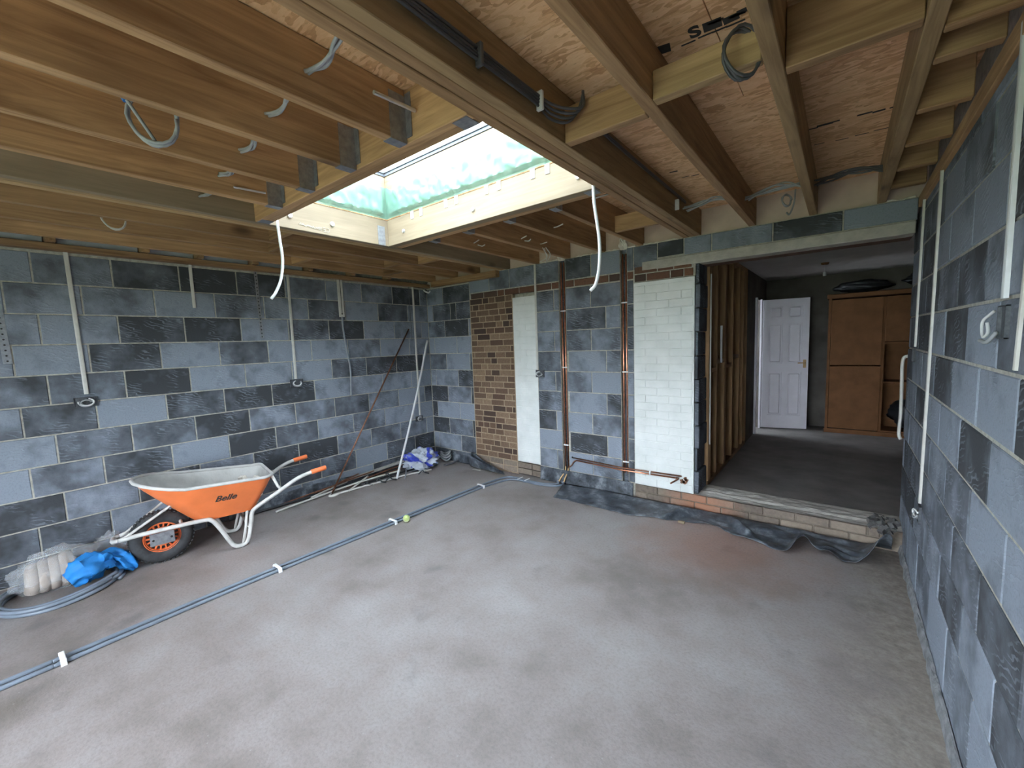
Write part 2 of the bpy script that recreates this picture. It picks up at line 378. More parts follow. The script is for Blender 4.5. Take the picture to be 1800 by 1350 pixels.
# painted panels
for i in range(26):
    z0 = .175+i*.0755
    xs = [1.535, 1.715, 1.862] if i % 2 else [1.535, 1.625, 1.862]
    for a, b in zip(xs[:-1], xs[1:]): lay(wb, 'painted_brick', (0, 0, 0), 0, a, b, z0, z0+.0755, mat='white_brick', joint=.005, b_=.003)
    if z0 < 2.08:
        xs = [3.032, 3.145, 3.37, 3.585+R.uniform(-.012, .008)] if i % 2 else [3.032, 3.255, 3.48, 3.585+R.uniform(-.012, .008)]
        for a, b in zip(xs[:-1], xs[1:]): lay(wb, 'painted_brick', (0, 0, 0), 0, a, b, z0-.015, z0+.0605, mat='white_brick', joint=.005, b_=.003)
brick_row(3.035, 3.585, 2.16, 2.235, 'brick_red', seq=[.12, .225]); brick_row(3.035, 3.57, 2.235, 2.31, 'brick_red', seq=[.225, .15, .225]); lay(wb, 'brick', (0,0,0), 0, 3.035, 3.115, 2.31, 2.36, mat='brick_red')
# base courses
brick_row(.84, 1.868, .085, .16, 'step_brick', seq=[.225]); brick_row(.84, 1.868, .01, .085, 'step_brick', seq=[.225], st=1)
# dark reveal of the opening
rv = MB()
for i in range(10):
    rv.cbox(3.596+R.uniform(-.006, .004), 3.626+R.uniform(-.01, .012), .01+R.uniform(0, .01), .285, .16+i*.215, .16+(i+1)*.215-.008, .006)
rv.build('reveal', MAT['block'], wb)
# step below the opening
st = MB().box(3.03, WX, .006, .29, 0, .150); st.build('step_bed', MAT['mortar_step'], wb)
brick_row(3.035, WX-.12, .082, .155, 'step_brick', seq=[.225], proud=.004); brick_row(3.035, WX-.12, .008, .082, 'step_brick', seq=[.12, .225, .225, .225, .225, .225, .225, .225, .225], proud=.004)
ts = MB()
def ledge(u, v):
    x = 3.60+u*(WX-3.60); y = -.004+v*.30
    return (x, y, .158+.012*fbm((x*3, y*9, 1), 2)*(1-abs(2*v-1)**4)+(.012 if v > .35 else 0))
ts.grid(ledge, 60, 14); ts.build('mortar_ledge', MAT['concrete'], wb, smooth=False)
rb = MB()                                     # broken masonry at the end of the step
for i in range(46):
    x = R.uniform(4.86, 5.0); y = R.uniform(.0, .24); z = .14+R.uniform(0, .035); s_ = R.uniform(.012, .032)
    q = Matrix.Translation((x, y, z)) @ Matrix.Rotation(R.uniform(0, 3), 4, Vector((R.random(), R.random(), R.random())))
    rb.T = q; rb.box(-s_, s_, -s_*.7, s_*.7, -s_*.6, s_*.6)
rb.T = None; o = rb.build('rubble', MAT['mortar_dark'], wb); o['kind'] = 'stuff'
# lintel and blocks above the opening
li = MB().cbox(3.115, WX-.02, -.004, .14, 2.262, 2.345, .005); li.build('lintel', MAT['concrete'], wb)
MB().cbox(3.60, WX-.02, .15, .29, 2.262, 2.345, .005).build('lintel', MAT['brick_red'], wb)
MB().box(3.262, WX-.02, .006, .29, 2.345, 2.5).build('mortar_bed', MAT['mortar'], wb)
brow(2.348, 2.498, [3.50, 3.73, 4.18, 4.62, 5.02], mat='block')
# pale boarding between the joists above the back wall
mb = MB().box(-.1, WX+.14, .03, .29, 2.5, 2.74); mb.build('upper_plaster', MAT['plaster_pink'], wb)
# ragged foam along the joint
fm = MB()
for a, b in ((1.20, 1.44), (1.95, 2.25), (2.4, 3.05), (3.1, 3.45), (4.85, 5.0)):
    n = int((b-a)/.03)
    fm.tube([(a+(b-a)*i/n, .012, 2.502+.006*R.uniform(-1, 1)) for i in range(n+1)], [.006+.006*R.random() for i in range(n+1)], 6)
fm.build('expanding_foam', MAT['foam_white'], wb)
# right wall
wr = struct(MB().box(WX+.005, WX+.14, YF-.1, .27, -.1, 2.425).build('wall_right', MAT['mortar']))
RE = [.27, -.18, -.36-.0, -.81, -1.26, -1.71, -2.16, -2.61, -3.06, -3.5, -3.95, -4.4, -4.9]
ZR0 = 2.146                                   # a joint measured on this wall
zr = [2.425]+[ZR0+.0-.222*k for k in range(0, 10)]
RA = [.27, -.03, -.47, -.91, -1.36, -1.81, -2.24, -2.68, -3.13, -3.58, -4.03, -4.48, -4.93, -5.38, -5.83, -6.0]
RB = [.27, .18, -.25, -.69, -1.13, -1.58, -2.02, -2.46, -2.90, -3.35, -3.8, -4.25, -4.7, -5.15, -5.6, -6.0]
zr = [2.425, 2.372]+[2.372-.2235*k for k in range(1, 11)]; zr = zr[:11]+[0.0]
for k in range(len(zr)-1):
    js = RA if k % 2 else RB
    for i in range(len(js)-1):
        a, b = js[i+1], js[i]
        if zr[k]-max(zr[k+1], 0) < .02: continue
        lay(wr, 'concrete_block', (WX, 0, 0), -H90, -b, -a, max(zr[k+1], 0.0), zr[k], mat='block', joint=.012)
fl = MB()                                     # rough mortar fillet along the foot of the wall
def fillet(u, v):
    y = .2-u*6.2; a = v*H90; r = .02+.010*fbm((y*3, 1, v), 3)
    return (WX-.002-r*math.cos(a)*.9, y, .06*math.sin(a)+.012*fbm((y*7, v*2, 3), 2)*math.sin(a))
fl.grid(fillet, 200, 5); simple('mortar_grey', (.20, .20, .205), .95, .35, 18, .5)
fl.build('mortar_fillet', MAT['mortar_grey'], wr)
# front wall with the wide garden opening
wf = struct(MB().box(-.1, 1.6, YF-.12, YF-.005, 0, 2.5).box(4.6, WX+.1, YF-.12, YF-.005, 0, 2.5).box(1.6, 4.6, YF-.12, YF-.005, 2.0, 2.5).box(1.6, 4.6, YF-.12, YF-.005, 0, .5).build('wall_front', MAT['mortar']))
for k in range(0, 11):
    z0, z1 = max(0, zk(k+1)), zk(k)
    js = [0, .25, .70, 1.15, 1.6, 2.05, 2.5, 2.95, 3.4, 3.85, 4.3, 4.6, 5.03] if k % 2 else [0, .45, .92, 1.37, 1.6, 1.82, 2.27, 2.5, 2.72, 3.17, 3.62, 4.07, 4.6, 4.8, 5.03]
    for a, b in zip(js[:-1], js[1:]):
        mid = 1.59 < a < 4.59
        for za, zb in ([(z0, min(z1, .498)), (max(z0, 2.002), z1)] if mid else [(z0, z1)]):
            if zb-za > .03: lay(wf, 'concrete_block', (0, YF, 0), math.pi, -b, -a, za, zb)
ground = struct(MB().box(-30, 30, -40, YF-.1, -.3, -.06).build('ground', MAT['grass']))
struct(MB().box(-1, 6, -8, YF-.1, -.06, -.02).build('patio', MAT['paving']))
# roof deck of osb sheets with the rooflight hole
SX0, SX1, SY0, SY1 = 1.50, 3.49, -2.66, -1.69
rf = empty('ceiling', (2.5, -2.45, ZD)); rf['kind'] = 'structure'
def sheet(x0, x1, y0, y1): MB().cbox(x0+.0015, x1-.0015, y0+.0015, y1-.0015, ZD, ZD+.018, .001).build('osb_sheet', MAT['osb'], rf)
ys = [YF-.1, -5.0, -3.85, -2.66, -1.69, -.55, .03]
for i in range(6):
    y0, y1 = ys[i], ys[i+1]
    if i == 3: sheet(-.1, SX0, y0, y1); sheet(SX1, 4.25, y0, y1); sheet(4.25, WX+.1, y0, y1)
    else:
        for a, b in zip([-.1, 1.2, 3.6, WX+.1] if i % 2 else [-.1, 2.4, 4.44, WX+.1], [1.2, 3.6, WX+.1, 0] if i % 2 else [2.4, 4.44, WX+.1]):
            if b > a: sheet(a, b, y0, y1)
cv = MB().box(-.2, SX0-.05, YF-.2, .35, ZD+.019, ZD+.09).box(SX1+.05, WX+.2, YF-.2, .35, ZD+.019, ZD+.09).box(SX0-.05, SX1+.05, YF-.2, SY0-.05, ZD+.019, ZD+.09).box(SX0-.05, SX1+.05, SY1+.05, .35, ZD+.019, ZD+.09)
cv.build('roof_covering', MAT['black_plastic'], rf)
cv = MB().box(-.14, -.0, YF-.1, .3, 2.43, 2.72).box(WX+.03, WX+.14, YF-.1, .3, 2.43, 2.72).box(-.14, WX+.14, YF-.12, YF-.0, 2.5, 2.72); cv.build('eaves_infill', MAT['mortar'], rf)
# old room beyond the opening
ZO = .165; XO = 3.60
struct(MB().box(XO-.1, 6.6, .28, 4.2, ZO-.2, ZO-.012).build('floor', MAT['old_screed']))
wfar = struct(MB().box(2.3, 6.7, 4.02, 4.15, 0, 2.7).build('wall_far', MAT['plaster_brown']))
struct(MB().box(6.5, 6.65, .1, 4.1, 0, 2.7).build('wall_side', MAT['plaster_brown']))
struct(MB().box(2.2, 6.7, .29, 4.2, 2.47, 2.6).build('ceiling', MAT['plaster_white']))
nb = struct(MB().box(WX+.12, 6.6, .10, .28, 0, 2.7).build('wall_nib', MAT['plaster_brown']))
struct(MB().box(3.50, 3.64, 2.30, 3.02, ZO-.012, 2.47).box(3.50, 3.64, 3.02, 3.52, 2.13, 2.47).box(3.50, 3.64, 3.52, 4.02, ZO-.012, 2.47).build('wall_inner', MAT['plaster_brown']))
# little hall behind the doorway, daylit from its own window
hall = struct(MB().box(1.6, 1.7, 2.3, 4.1, 0, 1.2).box(1.6, 1.7, 2.3, 4.1, 1.9, 2.6).box(1.6, 3.5, 2.2, 2.3, 0, 2.6).box(1.6, 3.5, 4.02, 4.1, 0, 2.6).box(1.6, 3.55, 2.2, 4.1, ZO-.1, ZO-.012).box(1.6, 3.5, 2.2, 4.1, 2.5, 2.6).build('wall_hall', MAT['plaster_white']))
# stud partition
pt = empty('wall_partition', (3.6, 1.3, ZO)); pt['kind'] = 'structure'
MB().box(3.50, 3.555, .29, 2.3, ZO-.012, 2.47).build('backing_board', MAT['plaster_brown'], pt)
MB().cbox(3.556, 3.645, .29, 2.30, ZO-.012, ZO+.035, .003).build('sole_plate', MAT['timber_y'], pt)
MB().cbox(3.556, 3.645, .29, 2.30, 2.42, 2.468, .003).build('head_plate', MAT['timber_y'], pt)
sy = [.30, .36, .62, .98, 1.02, 1.38, 1.78, 2.02, 2.25]
for y in sy: MB().cbox(3.558, 3.648, y, y+.045, ZO+.036, 2.419, .003).build('stud', MAT['timber_z'], pt)
for a, b, z in ((.407, .617, 1.26), (.667, .977, 1.33), (1.067, 1.377, 1.26), (1.427, 1.777, 1.34)): MB().cbox(3.56, 3.643, a, b, z, z+.045, .003).build('noggin', MAT['timber_y'], pt)
# ------------------------------------------------------------------ roof timbers
tab = {}
def beam(name, x0, x1, y0, y1, z0, z1, mat, label, cat, group=None, b=.003):
    return tag(MB().cbox(x0, x1, y0, y1, z0, z1, b).build(name, MAT[mat], None), label, cat, group)
YB = .028; YE = YF+.002
J = [('H', .128, .176, 'timber_y', 'full length roof joist lying closest to the block wall behind the wheelbarrow'),
     ('G', .568, .620, 'timber_y', 'second full length roof joist out from the wall behind the wheelbarrow'),
     ('F', .967, 1.016, 'timber_y', 'third full length roof joist out from the wall behind the wheelbarrow')]
for n_, a, b, mt, lab in J: beam('roof_joist', a, b, YE, YB, ZJ, ZD-.002, mt, lab, 'joist', 'full length roof joists')
J2 = [(4.010, 4.060, 'timber_y', 'roof joist running full depth beside the triple beam with cables'),
      (4.415, 4.465, 'green_timber_y', 'mottled greenish roof joist running to the lintel over the wide opening'),
      (4.805, 4.853, 'green_timber_y', 'roof joist carrying the short noggins along the wall with conduits')]
for a, b, mt, lab in J2: beam('roof_joist', a, b, YE, YB, ZJ, ZD-.002, mt, lab, 'joist', 'full length roof joists')
def plies(name, x0, x1, y0, y1, n, ax, mt, label, cat):
    r = empty(name, ((x0+x1)/2, (y0+y1)/2, ZJ)); tag(r, label, cat)
    for i in range(n):
        if ax == 1: a = x0+(x1-x0)*i/n; b = x0+(x1-x0)*(i+1)/n; q = (a+.001, b-.001, y0, y1)
        else: a = y0+(y1-y0)*i/n; b = y0+(y1-y0)*(i+1)/n; q = (x0, x1, a+.001, b-.001)
        MB().cbox(*q, ZJ+(.003 if i == 1 else 0), ZD-.002, .003).build('ply', MAT[(mt[i] if isinstance(mt, list) else mt)], r)
    return r
bm3 = plies('trimmer_beam', SX1+.001, 3.641, YE, YB, 3, 1, ['timber_y', 'timber_y', 'green_timber_y'], 'triple timber beam running past the rooflight on the side of the wide opening', 'beam')
be3 = plies('trimmer_beam', 1.355, SX0-.001, YE, YB, 3, 1, ['green_timber_y', 'green_timber_y', 'pale_timber_y'], 'triple timber beam beside the rooflight on the wheelbarrow side, stamped CE', 'beam')
hf = plies('trimmer_header', SX0+.001, SX1-.001, -2.755, SY0, 2, 0, 'timber_x', 'double timber header across the rooflight holding the joists farthest from the copper pipes', 'header')
hb = plies('trimmer_header', SX0+.001, SX1-.001, SY1, -1.555, 2, 0, ['pale_timber_x', 'timber_x'], 'double timber header across the rooflight holding short joists to the brick wall', 'header')
names = ['next to the stamped triple beam', 'second out from the stamped triple beam', 'second in from the triple beam by the opening', 'next to the triple beam by the opening']
for i, (a, b) in enumerate(((1.875, 1.922), (2.275, 2.323), (2.688, 2.735), (3.083, 3.130))):
    beam('trimmed_joist', a, b, YE, -2.757, ZJ, ZD-.002, 'timber_y', 'trimmed joist by the cable bundles, '+names[i], 'joist', 'trimmed joists at the rooflight')
    beam('trimmed_joist', a, b, -1.553, YB, ZJ, ZD-.002, 'timber_y', 'short joist above the copper pipes, '+names[i], 'joist', 'trimmed joists at the rooflight')
    def hanger(par, ya, yb, yf, x0=a, x1=b):
        h = MB().box(x0-.004, x0-.0005, min(ya, yb), max(ya, yb), ZJ-.001, ZJ+.19).box(x1+.0005, x1+.004, min(ya, yb), max(ya, yb), ZJ-.001, ZJ+.19).box(x0-.004, x1+.004, min(ya, yb), max(ya, yb), ZJ-.0035, ZJ-.0005)
        for xx in (x0-.04, x1+.004): h.box(xx, xx+.036, min(yf, yf), yf+.002, ZJ+.02, ZJ+.2)
        h.build('joist_hanger', MAT['galvanised'], par)
    hanger(hf, -2.757, -2.84, -2.7585); hanger(hb, -1.553, -1.47, -1.5535)
    # straps folded over the header, seen inside the rooflight
    for xx in (a-.05, b+.015):
        MB().box(xx, xx+.035, SY1-.003, SY1-.0005, ZD-.055, ZD+.004).build('hanger_strap', MAT['white_plastic'], hb)
for x in (1.72, 2.52, 3.38): MB().lathe([(.0, -.010), (.014, -.009), (.017, 0)], (x, SY1, ZJ+.09), (0, 1, 0), 12).build('bolt', MAT['bolt_zinc'], hb)
for y in (-2.52, -2.2): MB().lathe([(.0, .012), (.016, .010), (.02, 0)], (SX0, y, ZJ+.09), (1, 0, 0), 12).build('bolt', MAT['bolt_zinc'], be3)
MB().box(SX0, SX0+.003, SY1-.10, SY1-.03, ZJ+.002, ZJ+.16).build('angle_strap', MAT['galvanised'], be3)
for (x, y) in ((SX1-.09, SY0-.085), (SX0+.01, SY0-.085)): MB().box(x, x+.08, y, y+.075, ZJ-.0025, ZJ-.0005).build('header_hanger', MAT['galvanised'], hf)
for (x, y) in ((SX1-.09, SY1+.02),): MB().box(x, x+.08, y, y+.075, ZJ-.0025, ZJ-.0005).build('header_hanger', MAT['galvanised'], hb)
# CE stamp upside down on the beam face
def text_mesh(s, size, shear=0, offset=0):
    cu = bpy.data.curves.new('lettering', 'FONT'); cu.body = s; cu.size = size; cu.shear = shear; cu.offset = offset; cu.extrude = .0006; cu.align_x = 'CENTER'; cu.align_y = 'CENTER'
    to = bpy.data.objects.new('lettering', cu); C.objects.link(to); bpy.context.view_layer.update()
    me = bpy.data.meshes.new_from_object(to.evaluated_get(bpy.context.evaluated_depsgraph_get())); bpy.data.objects.remove(to, do_unlink=True); me.name = 'lettering'; return me
def letter(name, s, size, M4, mat, parent, **kw):
    me = text_mesh(s, size, **kw); me.materials.clear(); me.materials.append(MAT[mat]); o = bpy.data.objects.new(name, me); C.objects.link(o)
    WORLD[o] = M4.translation; o.parent = parent; o.matrix_parent_inverse = Matrix(); o.matrix_local = Matrix.Translation(-WORLD[parent]) @ M4; return o
def frame(pos, right, up):
    right, up = Vector(right).normalized(), Vector(up).normalized(); n = right.cross(up); mm = Matrix((right, up, n)).transposed().to_4x4(); mm.translation = pos; return mm
pc = PX(574, 404, 0, SX0+.0012)
letter('stamp', 'CE', .045, frame(pc, (0, -1, 0), (0, 0, -1)), 'stamp_ink', be3)
sm = MB()
for i in range(22):
    q = PX(527+i*1.6, 393+i*.42+R.uniform(-1.6, 1.6), 0, SX0+.0008); sm.box(q.x-.0004, q.x+.0004, q.y-.004, q.y+.004, q.z-.005, q.z+.004)
for i in range(3): q = PX(563, 400+i*2, 0, SX0+.0008); sm.box(q.x-.0004, q.x+.0004, q.y-.014, q.y+.014, q.z-.002, q.z+.002)
sm.build('stamp_marks', MAT['stamp_ink'], be3)
# wall plates and foil behind the last joist
beam('wall_plate', .002, .075, YE, YB, zk(0)+.017, 2.474, 'timber_y', 'timber wall plate along the top of the wall behind the wheelbarrow', 'wall plate')
beam('wall_plate', WX-.014, WX+.028, YE, YB-.03, 2.427, ZJ-.002, 'timber_y', 'timber wall plate along the top of the wall with the conduits', 'wall plate')
beam('wall_plate', .178, 1.35, -.075, -.002, zk(0)+.012, ZJ-.002, 'timber_x', 'short timber plate over the blocks beside the brown brick panel', 'wall plate')
yy = -4.4
for i, (a, b) in enumerate(((-4.6, -3.99), (-3.93, -3.63), (-3.56, -3.1), (-3.03, -2.72), (-2.66, -2.28), (-2.2, -1.75))):
    tag(MB().cbox(.004, .045, a, b, 2.476, ZD-.003, .002).build('insulation_strip', MAT['foil'], None), 'silver foil faced insulation strip tucked above the wall plate behind the wheelbarrow', 'insulation', 'foil strips above the wall plate')
for i, y in enumerate((-3.96, -3.595, -3.065, -2.69, -2.24, -1.70, -1.2, -.7)):
    beam('noggin', .006, .127, y-.028, y+.028, 2.476, ZJ+.16, 'timber_x', 'tiny timber packing block between wall plate and last joist behind the wheelbarrow', 'noggin', 'packing blocks behind the last joist')
# noggins
NG = [(3.643, 4.008, -2.26, 'timber_x', 'short noggin between the triple beam and the neighbouring joist'),
      (4.062, 4.413, -2.33, 'green_timber_x', 'noggin under the stamped osb with a cable coil hanging beside it'),
      (4.467, 4.803, -2.215, 'timber_x', 'noggin between the mottled joist and the joist with short noggins')]
for i, (a, b, y, mt, lab) in enumerate(NG): beam('noggin', a, b, y-.024, y+.024, ZJ, ZJ+(.15, .105, .19)[i], mt, lab, 'noggin')
for y in (-2.90, -2.51, -2.13, -1.935, -1.52, -1.12, -.72, -.33): beam('noggin', 4.855, WX-.016, y-.023, y+.023, ZJ, ZJ+.195, 'timber_x', 'short ladder noggin between the end joist and the wall with conduits', 'noggin', 'ladder noggins along the conduit wall')
for a, b, y in ((3.132, 3.488, -.62), (1.018, 1.353, -2.45), (.622, .965, -2.3), (.622, .965, -1.1), (.178, .566, -1.9), (.178, .566, -.8), (1.018, 1.353, -.95)):
    beam('noggin', a, b, y-.022, y+.022, ZJ+.005, ZJ+.13, 'timber_x', 'brown noggin fixed between two full length joists on the wheelbarrow side' if b < 1.4 else 'noggin between the last short joist and the triple beam near the copper pipes', 'noggin', 'noggins on the wheelbarrow side' if b < 1.4 else None)
# ------------------------------------------------------------------ rooflight
rl = empty('rooflight', (2.495, -2.175, ZD)); tag(rl, 'rooflight with timber kerb, green film and glass in grey frame', 'rooflight')
kz0, kz1 = ZD+.045, 3.080
for q in ((SX0-.05, SX1+.05, SY1, SY1+.05), (SX0-.05, SX1+.05, SY0-.05, SY0)): MB().cbox(*q, ZD+.020, kz1, .003).build('kerb_board', MAT['pale_timber_x'], rl)
for q in ((SX0-.05, SX0, SY0, SY1), (SX1, SX1+.05, SY0, SY1)): MB().cbox(*q, ZD+.020, kz1, .003).build('kerb_board', MAT['pale_timber_y'], rl)
fr_ = MB()
for a in (0, 1):
    i_ = .008+.010*a; z0 = kz1+.001+.022*a; z1 = z0+.021
    fr_.box(SX0-.05, SX1+.05, SY1-i_, SY1+.05, z0, z1).box(SX0-.05, SX1+.05, SY0-.05, SY0+i_, z0, z1).box(SX0-.05, SX0+i_, SY0+i_, SY1-i_, z0, z1).box(SX1-i_, SX1+.05, SY0+i_, SY1-i_, z0, z1)
fr_.build('frame', MAT['frame_grey'], rl)
MB().box(SX0-.04, SX1+.04, SY0-.04, SY1+.04, kz1+.046, kz1+.052).build('glass_pane', MAT['glass'], rl)
def plastic(side):
    L = {'b': (SX0+.004, SX1-.004), 'f': (SX0+.004, SX1-.004), 'l': (SY0+.004, SY1-.004), 'r': (SY0+.004, SY1-.004)}[side]
    def fn(u, v):
        s_ = L[0]+(L[1]-L[0])*u; top = 2.975+.035*fbm((s_*2.2, 4, ord(side[0])), 1)+.02*fbm((s_*9, 2, 1), 1)
        z = 2.725+(top-2.725)*v
        e = min(1, min(u, 1-u)*14); d = .006+e*(.012+abs(.030*fbm((s_*5, z*5+s_*3, 7), 1.6, 3))+.010*abs(math.sin(s_*34+z*22+4*fbm((s_, z, 0), 3))))
        if v < .08: d = .004
        if v > .9: d *= .75
        return {'b': (s_, SY1-d, z), 'f': (s_, SY0+d, z), 'l': (SX0+d, s_, z), 'r': (SX1-d, s_, z)}[side]
    mb = MB(); mb.grid(fn, 110 if side in 'bf' else 60, 16); return smooth_by_angle(mb.build('green_film', MAT['green_film'], rl), 60)
for s_ in 'bflr': plastic(s_)
# ------------------------------------------------------------------ wall services
def conduit(pts, w, d, mat, label, group=None, name='conduit'):
    mb = MB(); n = len(pts)
    mb.obox(pts[0], pts[1], w, d, pts[2]); o = mb.build(name, MAT[mat]); return tag(o, label, 'conduit', group)
def half_conduit(a, b, nrm, w, label, mat='white_plastic', group=None, clips=()):
    """rounded capping strip fixed to a wall"""
    a, b, nrm = Vector(a), Vector(b), Vector(nrm); d = (b-a).normalized(); x = d.cross(nrm).normalized(); n = 7; vs = []
    for p in (a, b):
        vs += [p+x*(math.cos(math.pi*k/(n-1))*w/2)+nrm*(.0015+min(.6, math.sin(math.pi*k/(n-1)))*w*.75) for k in range(n)]
    fs = [(k, k+1, n+k+1, n+k) for k in range(n-1)]+[tuple(range(n))[::-1], tuple(range(n, 2*n)), (0, n, 2*n-1, n-1)]
    r = MB().add(vs, fs).build('conduit', MAT[mat]); tag(r, label, 'conduit', group); return r
def back_box(c, nrm, up, w, h, label, loops=2, coil=.03, seed=1, group=None, mat='box_metal'):
    c, nrm, up = Vector(c), Vector(nrm), Vector(up); x = up.cross(nrm).normalized(); q = Matrix((x, up, nrm)).transposed().to_4x4(); q.translation = c
    r = empty('back_box', c); tag(r, label, 'back box', group); rr = random.Random(seed)
    m_ = MB(); m_.T = q; t_ = .004; z1 = .012
    m_.box(-w/2, w/2, -h/2, h/2, .0005, .003).box(-w/2, -w/2+t_, -h/2, h/2, .003, z1).box(w/2-t_, w/2, -h/2, h/2, .003, z1).box(-w/2, w/2, -h/2, -h/2+t_, .003, z1).box(-w/2, w/2, h/2-t_, h/2, .003, z1)
    m_.build('box', MAT[mat], r)
    for i in range(loops):
        k = MB(); k.T = q; a0 = rr.uniform(0, 3); R1 = coil*rr.uniform(.7, 1.1)
        k.tube([(R1*math.cos(a0+t*4.6)*1.15, R1*.75*math.sin(a0+t*4.6)-.004*i, .014+.016*math.sin(t*3)) for t in [j/18 for j in range(19)]], .0055, 6); k.build('cable', MAT['white_plastic'] if i == 0 else MAT['grey_cable'], r, True)
    return r
EX = (1, 0, 0); UP = (0, 0, 1); BN = (0, -1, 0); RN = (-1, 0, 0)
half_conduit((0, -3.516, 2.50), (0, -3.505, 1.345), EX, .028, 'long cream conduit down to the back box nearest the wheelbarrow tub', 'cream_plastic')
back_box((0, -3.515, 1.285), EX, UP, .135, .075, 'metal back box with cable loops on the wall above the wheelbarrow', 3, .035, 2)
half_conduit((0, -2.742, 2.50), (0, -2.742, 2.045), EX, .026, 'short cream conduit stub on the blocks with no box below', 'cream_plastic')
half_conduit((0, -1.892, 2.50), (0, -1.900, 1.32), EX, .027, 'cream conduit down to the middle back box on the wall behind the wheelbarrow', 'cream_plastic')
back_box((0, -1.895, 1.275), EX, UP, .135, .085, 'metal back box with coiled cable halfway along the wall behind the wheelbarrow', 3, .036, 5)
half_conduit((0, -.246, 2.50), (0, -.246, .66), EX, .027, 'cream conduit running down almost to the sack in the corner', 'cream_plastic')
back_box((0, -.262, .615), EX, UP, .125, .07, 'low metal back box close to the corner above the sack', 3, .034, 8)
def strap(a, b, nrm, w, label):
    r = empty('fixing_strap', a); tag(r, label, 'strap'); a, b = Vector(a), Vector(b); n_ = Vector(nrm); d = (b-a); x = d.cross(n_).normalized()
    m_ = MB(); m_.obox(a+n_*.0022, b+n_*.0022, w, .003, n_); m_.build('strip', MAT['galvanised'], r)
    h = MB(); k = int(d.length/.035)
    for i in range(k):
        c = a+d*((i+.5)/k)+n_*.004; h.add([c+x*.006*math.cos(t)+d.normalized()*.006*math.sin(t) for t in [j*math.pi/4 for j in range(8)]], [tuple(range(8))])
    o_ = h.build('holes', MAT['ink'], r); o_['kind'] = 'stuff'; return r
strap((0, -2.205, 2.50), (0, -2.196, 1.76), EX, .03, 'perforated metal strap on the blocks between two cream conduits')
q0, q1 = PX(-2, 560, 0, 0), PX(6, 640, 0, 0); strap((0, q0.y, q0.z+.1), (0, q0.y+.01, q1.z), EX, .045, 'perforated metal strap near the garden end of the wall behind the wheelbarrow')
tr = empty('trunking', (0, -1.312, 2.0)); tag(tr, 'short white slotted trunking with grey cable hanging below it', 'trunking')
MB().cbox(.0015, .016, -1.345, -1.28, 2.0, 2.50, .003).build('cover', MAT['cream_plastic'], tr)
MB().box(.0162, .0172, -1.316, -1.309, 2.03, 2.46).build('slot', MAT['ink'], tr)
for z in (2.035, 2.455): MB().lathe([(.009, .0), (.009, .003), (0, .003)], (.016, -1.3125, z), EX, 10).build('screw', MAT['ink'], tr)
for i, (o_, mt) in enumerate(((0, 'grey_cable'), (.011, 'grey_plastic'))):
    MB().tube(spline([(.012, -1.318+o_, 2.0), (.02, -1.32+o_, 1.85), (.022, -1.295+o_, 1.6), (.02, -1.268+o_, 1.4), (.022, -1.275+o_, 1.2), (.018, -1.285+o_*1.5, 1.07-.02*i)]), .006, 6).build('cable', MAT[mt], tr, True)
# fine wires by the corner
tag(MB().tube(spline([(.012, -.315, 2.50), (.01, -.318, 2.2), (.012, -.315, 1.85), (.01, -.32, 1.7)]), .004, 6).build('wire', MAT['dark_cable'], None, True), 'thin dark wire hanging by the corner conduit', 'wire')
sf = empty('cable_clip', (.03, -.03, 2.35)); tag(sf, 'small white and black cable stub poking out of the wall corner', 'cable end')
MB().lathe([(0, 0), (.03, 0), (.035, .012), (.02, .03)], (.004, -.03, 2.38), EX, 12).build('grommet', MAT['black_plastic'], sf)
MB().tube(spline([(.012, -.06, 2.40), (.045, -.045, 2.375), (.07, -.02, 2.365), (.10, -.02, 2.385)]), .011, 8).build('cable', MAT['white_plastic'], sf, True)
# back wall
half_conduit((1.875, 0, 2.50), (1.872, 0, 1.30), BN, .026, 'cream conduit between the narrow painted strip and the blocks', 'cream_plastic')
back_box((1.905, 0, 1.258), BN, UP, .115, .085, 'metal back box at the edge of the narrow painted brick strip', 3, .034, 12)
def pipe_pair(xs, y, z0, z1, label, mats, clips):
    r = empty('copper_pipes', (sum(xs)/len(xs), y, z0)); tag(r, label, 'pipes')
    for x, mt in zip(xs, mats): MB().tube([(x, y, z0), (x, y, (z0+z1)/2), (x, y, z1)], .0078, 10).build('pipe', MAT[mt], r, True)
    for z in clips: MB().cbox(min(xs)-.016, max(xs)+.016, y-.012, y+.008, z-.007, z+.007, .003).build('pipe_clip', MAT['white_pvc'], r)
    return r
p1 = pipe_pair((2.203, 2.239), .022, .20, 2.47, 'pair of copper pipes rising in the chase beside the narrow painted strip', ['copper', 'copper'], (.45, 1.33, 1.95))
for i, x in enumerate((2.203, 2.239)): MB().tube(spline([(x, .022, .20), (x-.004, .01, .14), (x-.02-.015*(1-i), -.02, .08), (x-.018-.03*(1-i), -.06, .03)]), .0085, 8).build('bend', MAT['brass'], p1, True)
for i, x in enumerate((2.145, 2.215)): MB().lathe([(0, 0), (.014, 0), (.014, .035), (0, .035)], (x, -.062, .006), UP, 12).build('collar', MAT['grey_plastic'], p1)
p2 = pipe_pair((2.912, 2.946), .022, .24, 2.45, 'pair of copper pipes rising in the chase beside the wide painted panel', ['copper', 'copper'], (.36, 1.29, 1.98))
hp = empty('copper_pipes', (2.9, -.016, .28)); tag(hp, 'pair of copper pipes running level across blocks and painted brick', 'pipes')
def lvl(x, z): return (x, -.014, z)
MB().tube([lvl(2.345, .322), lvl(2.90, .300), lvl(3.49, .312)], .0078, 8).build('pipe', MAT['old_copper'], hp, True)
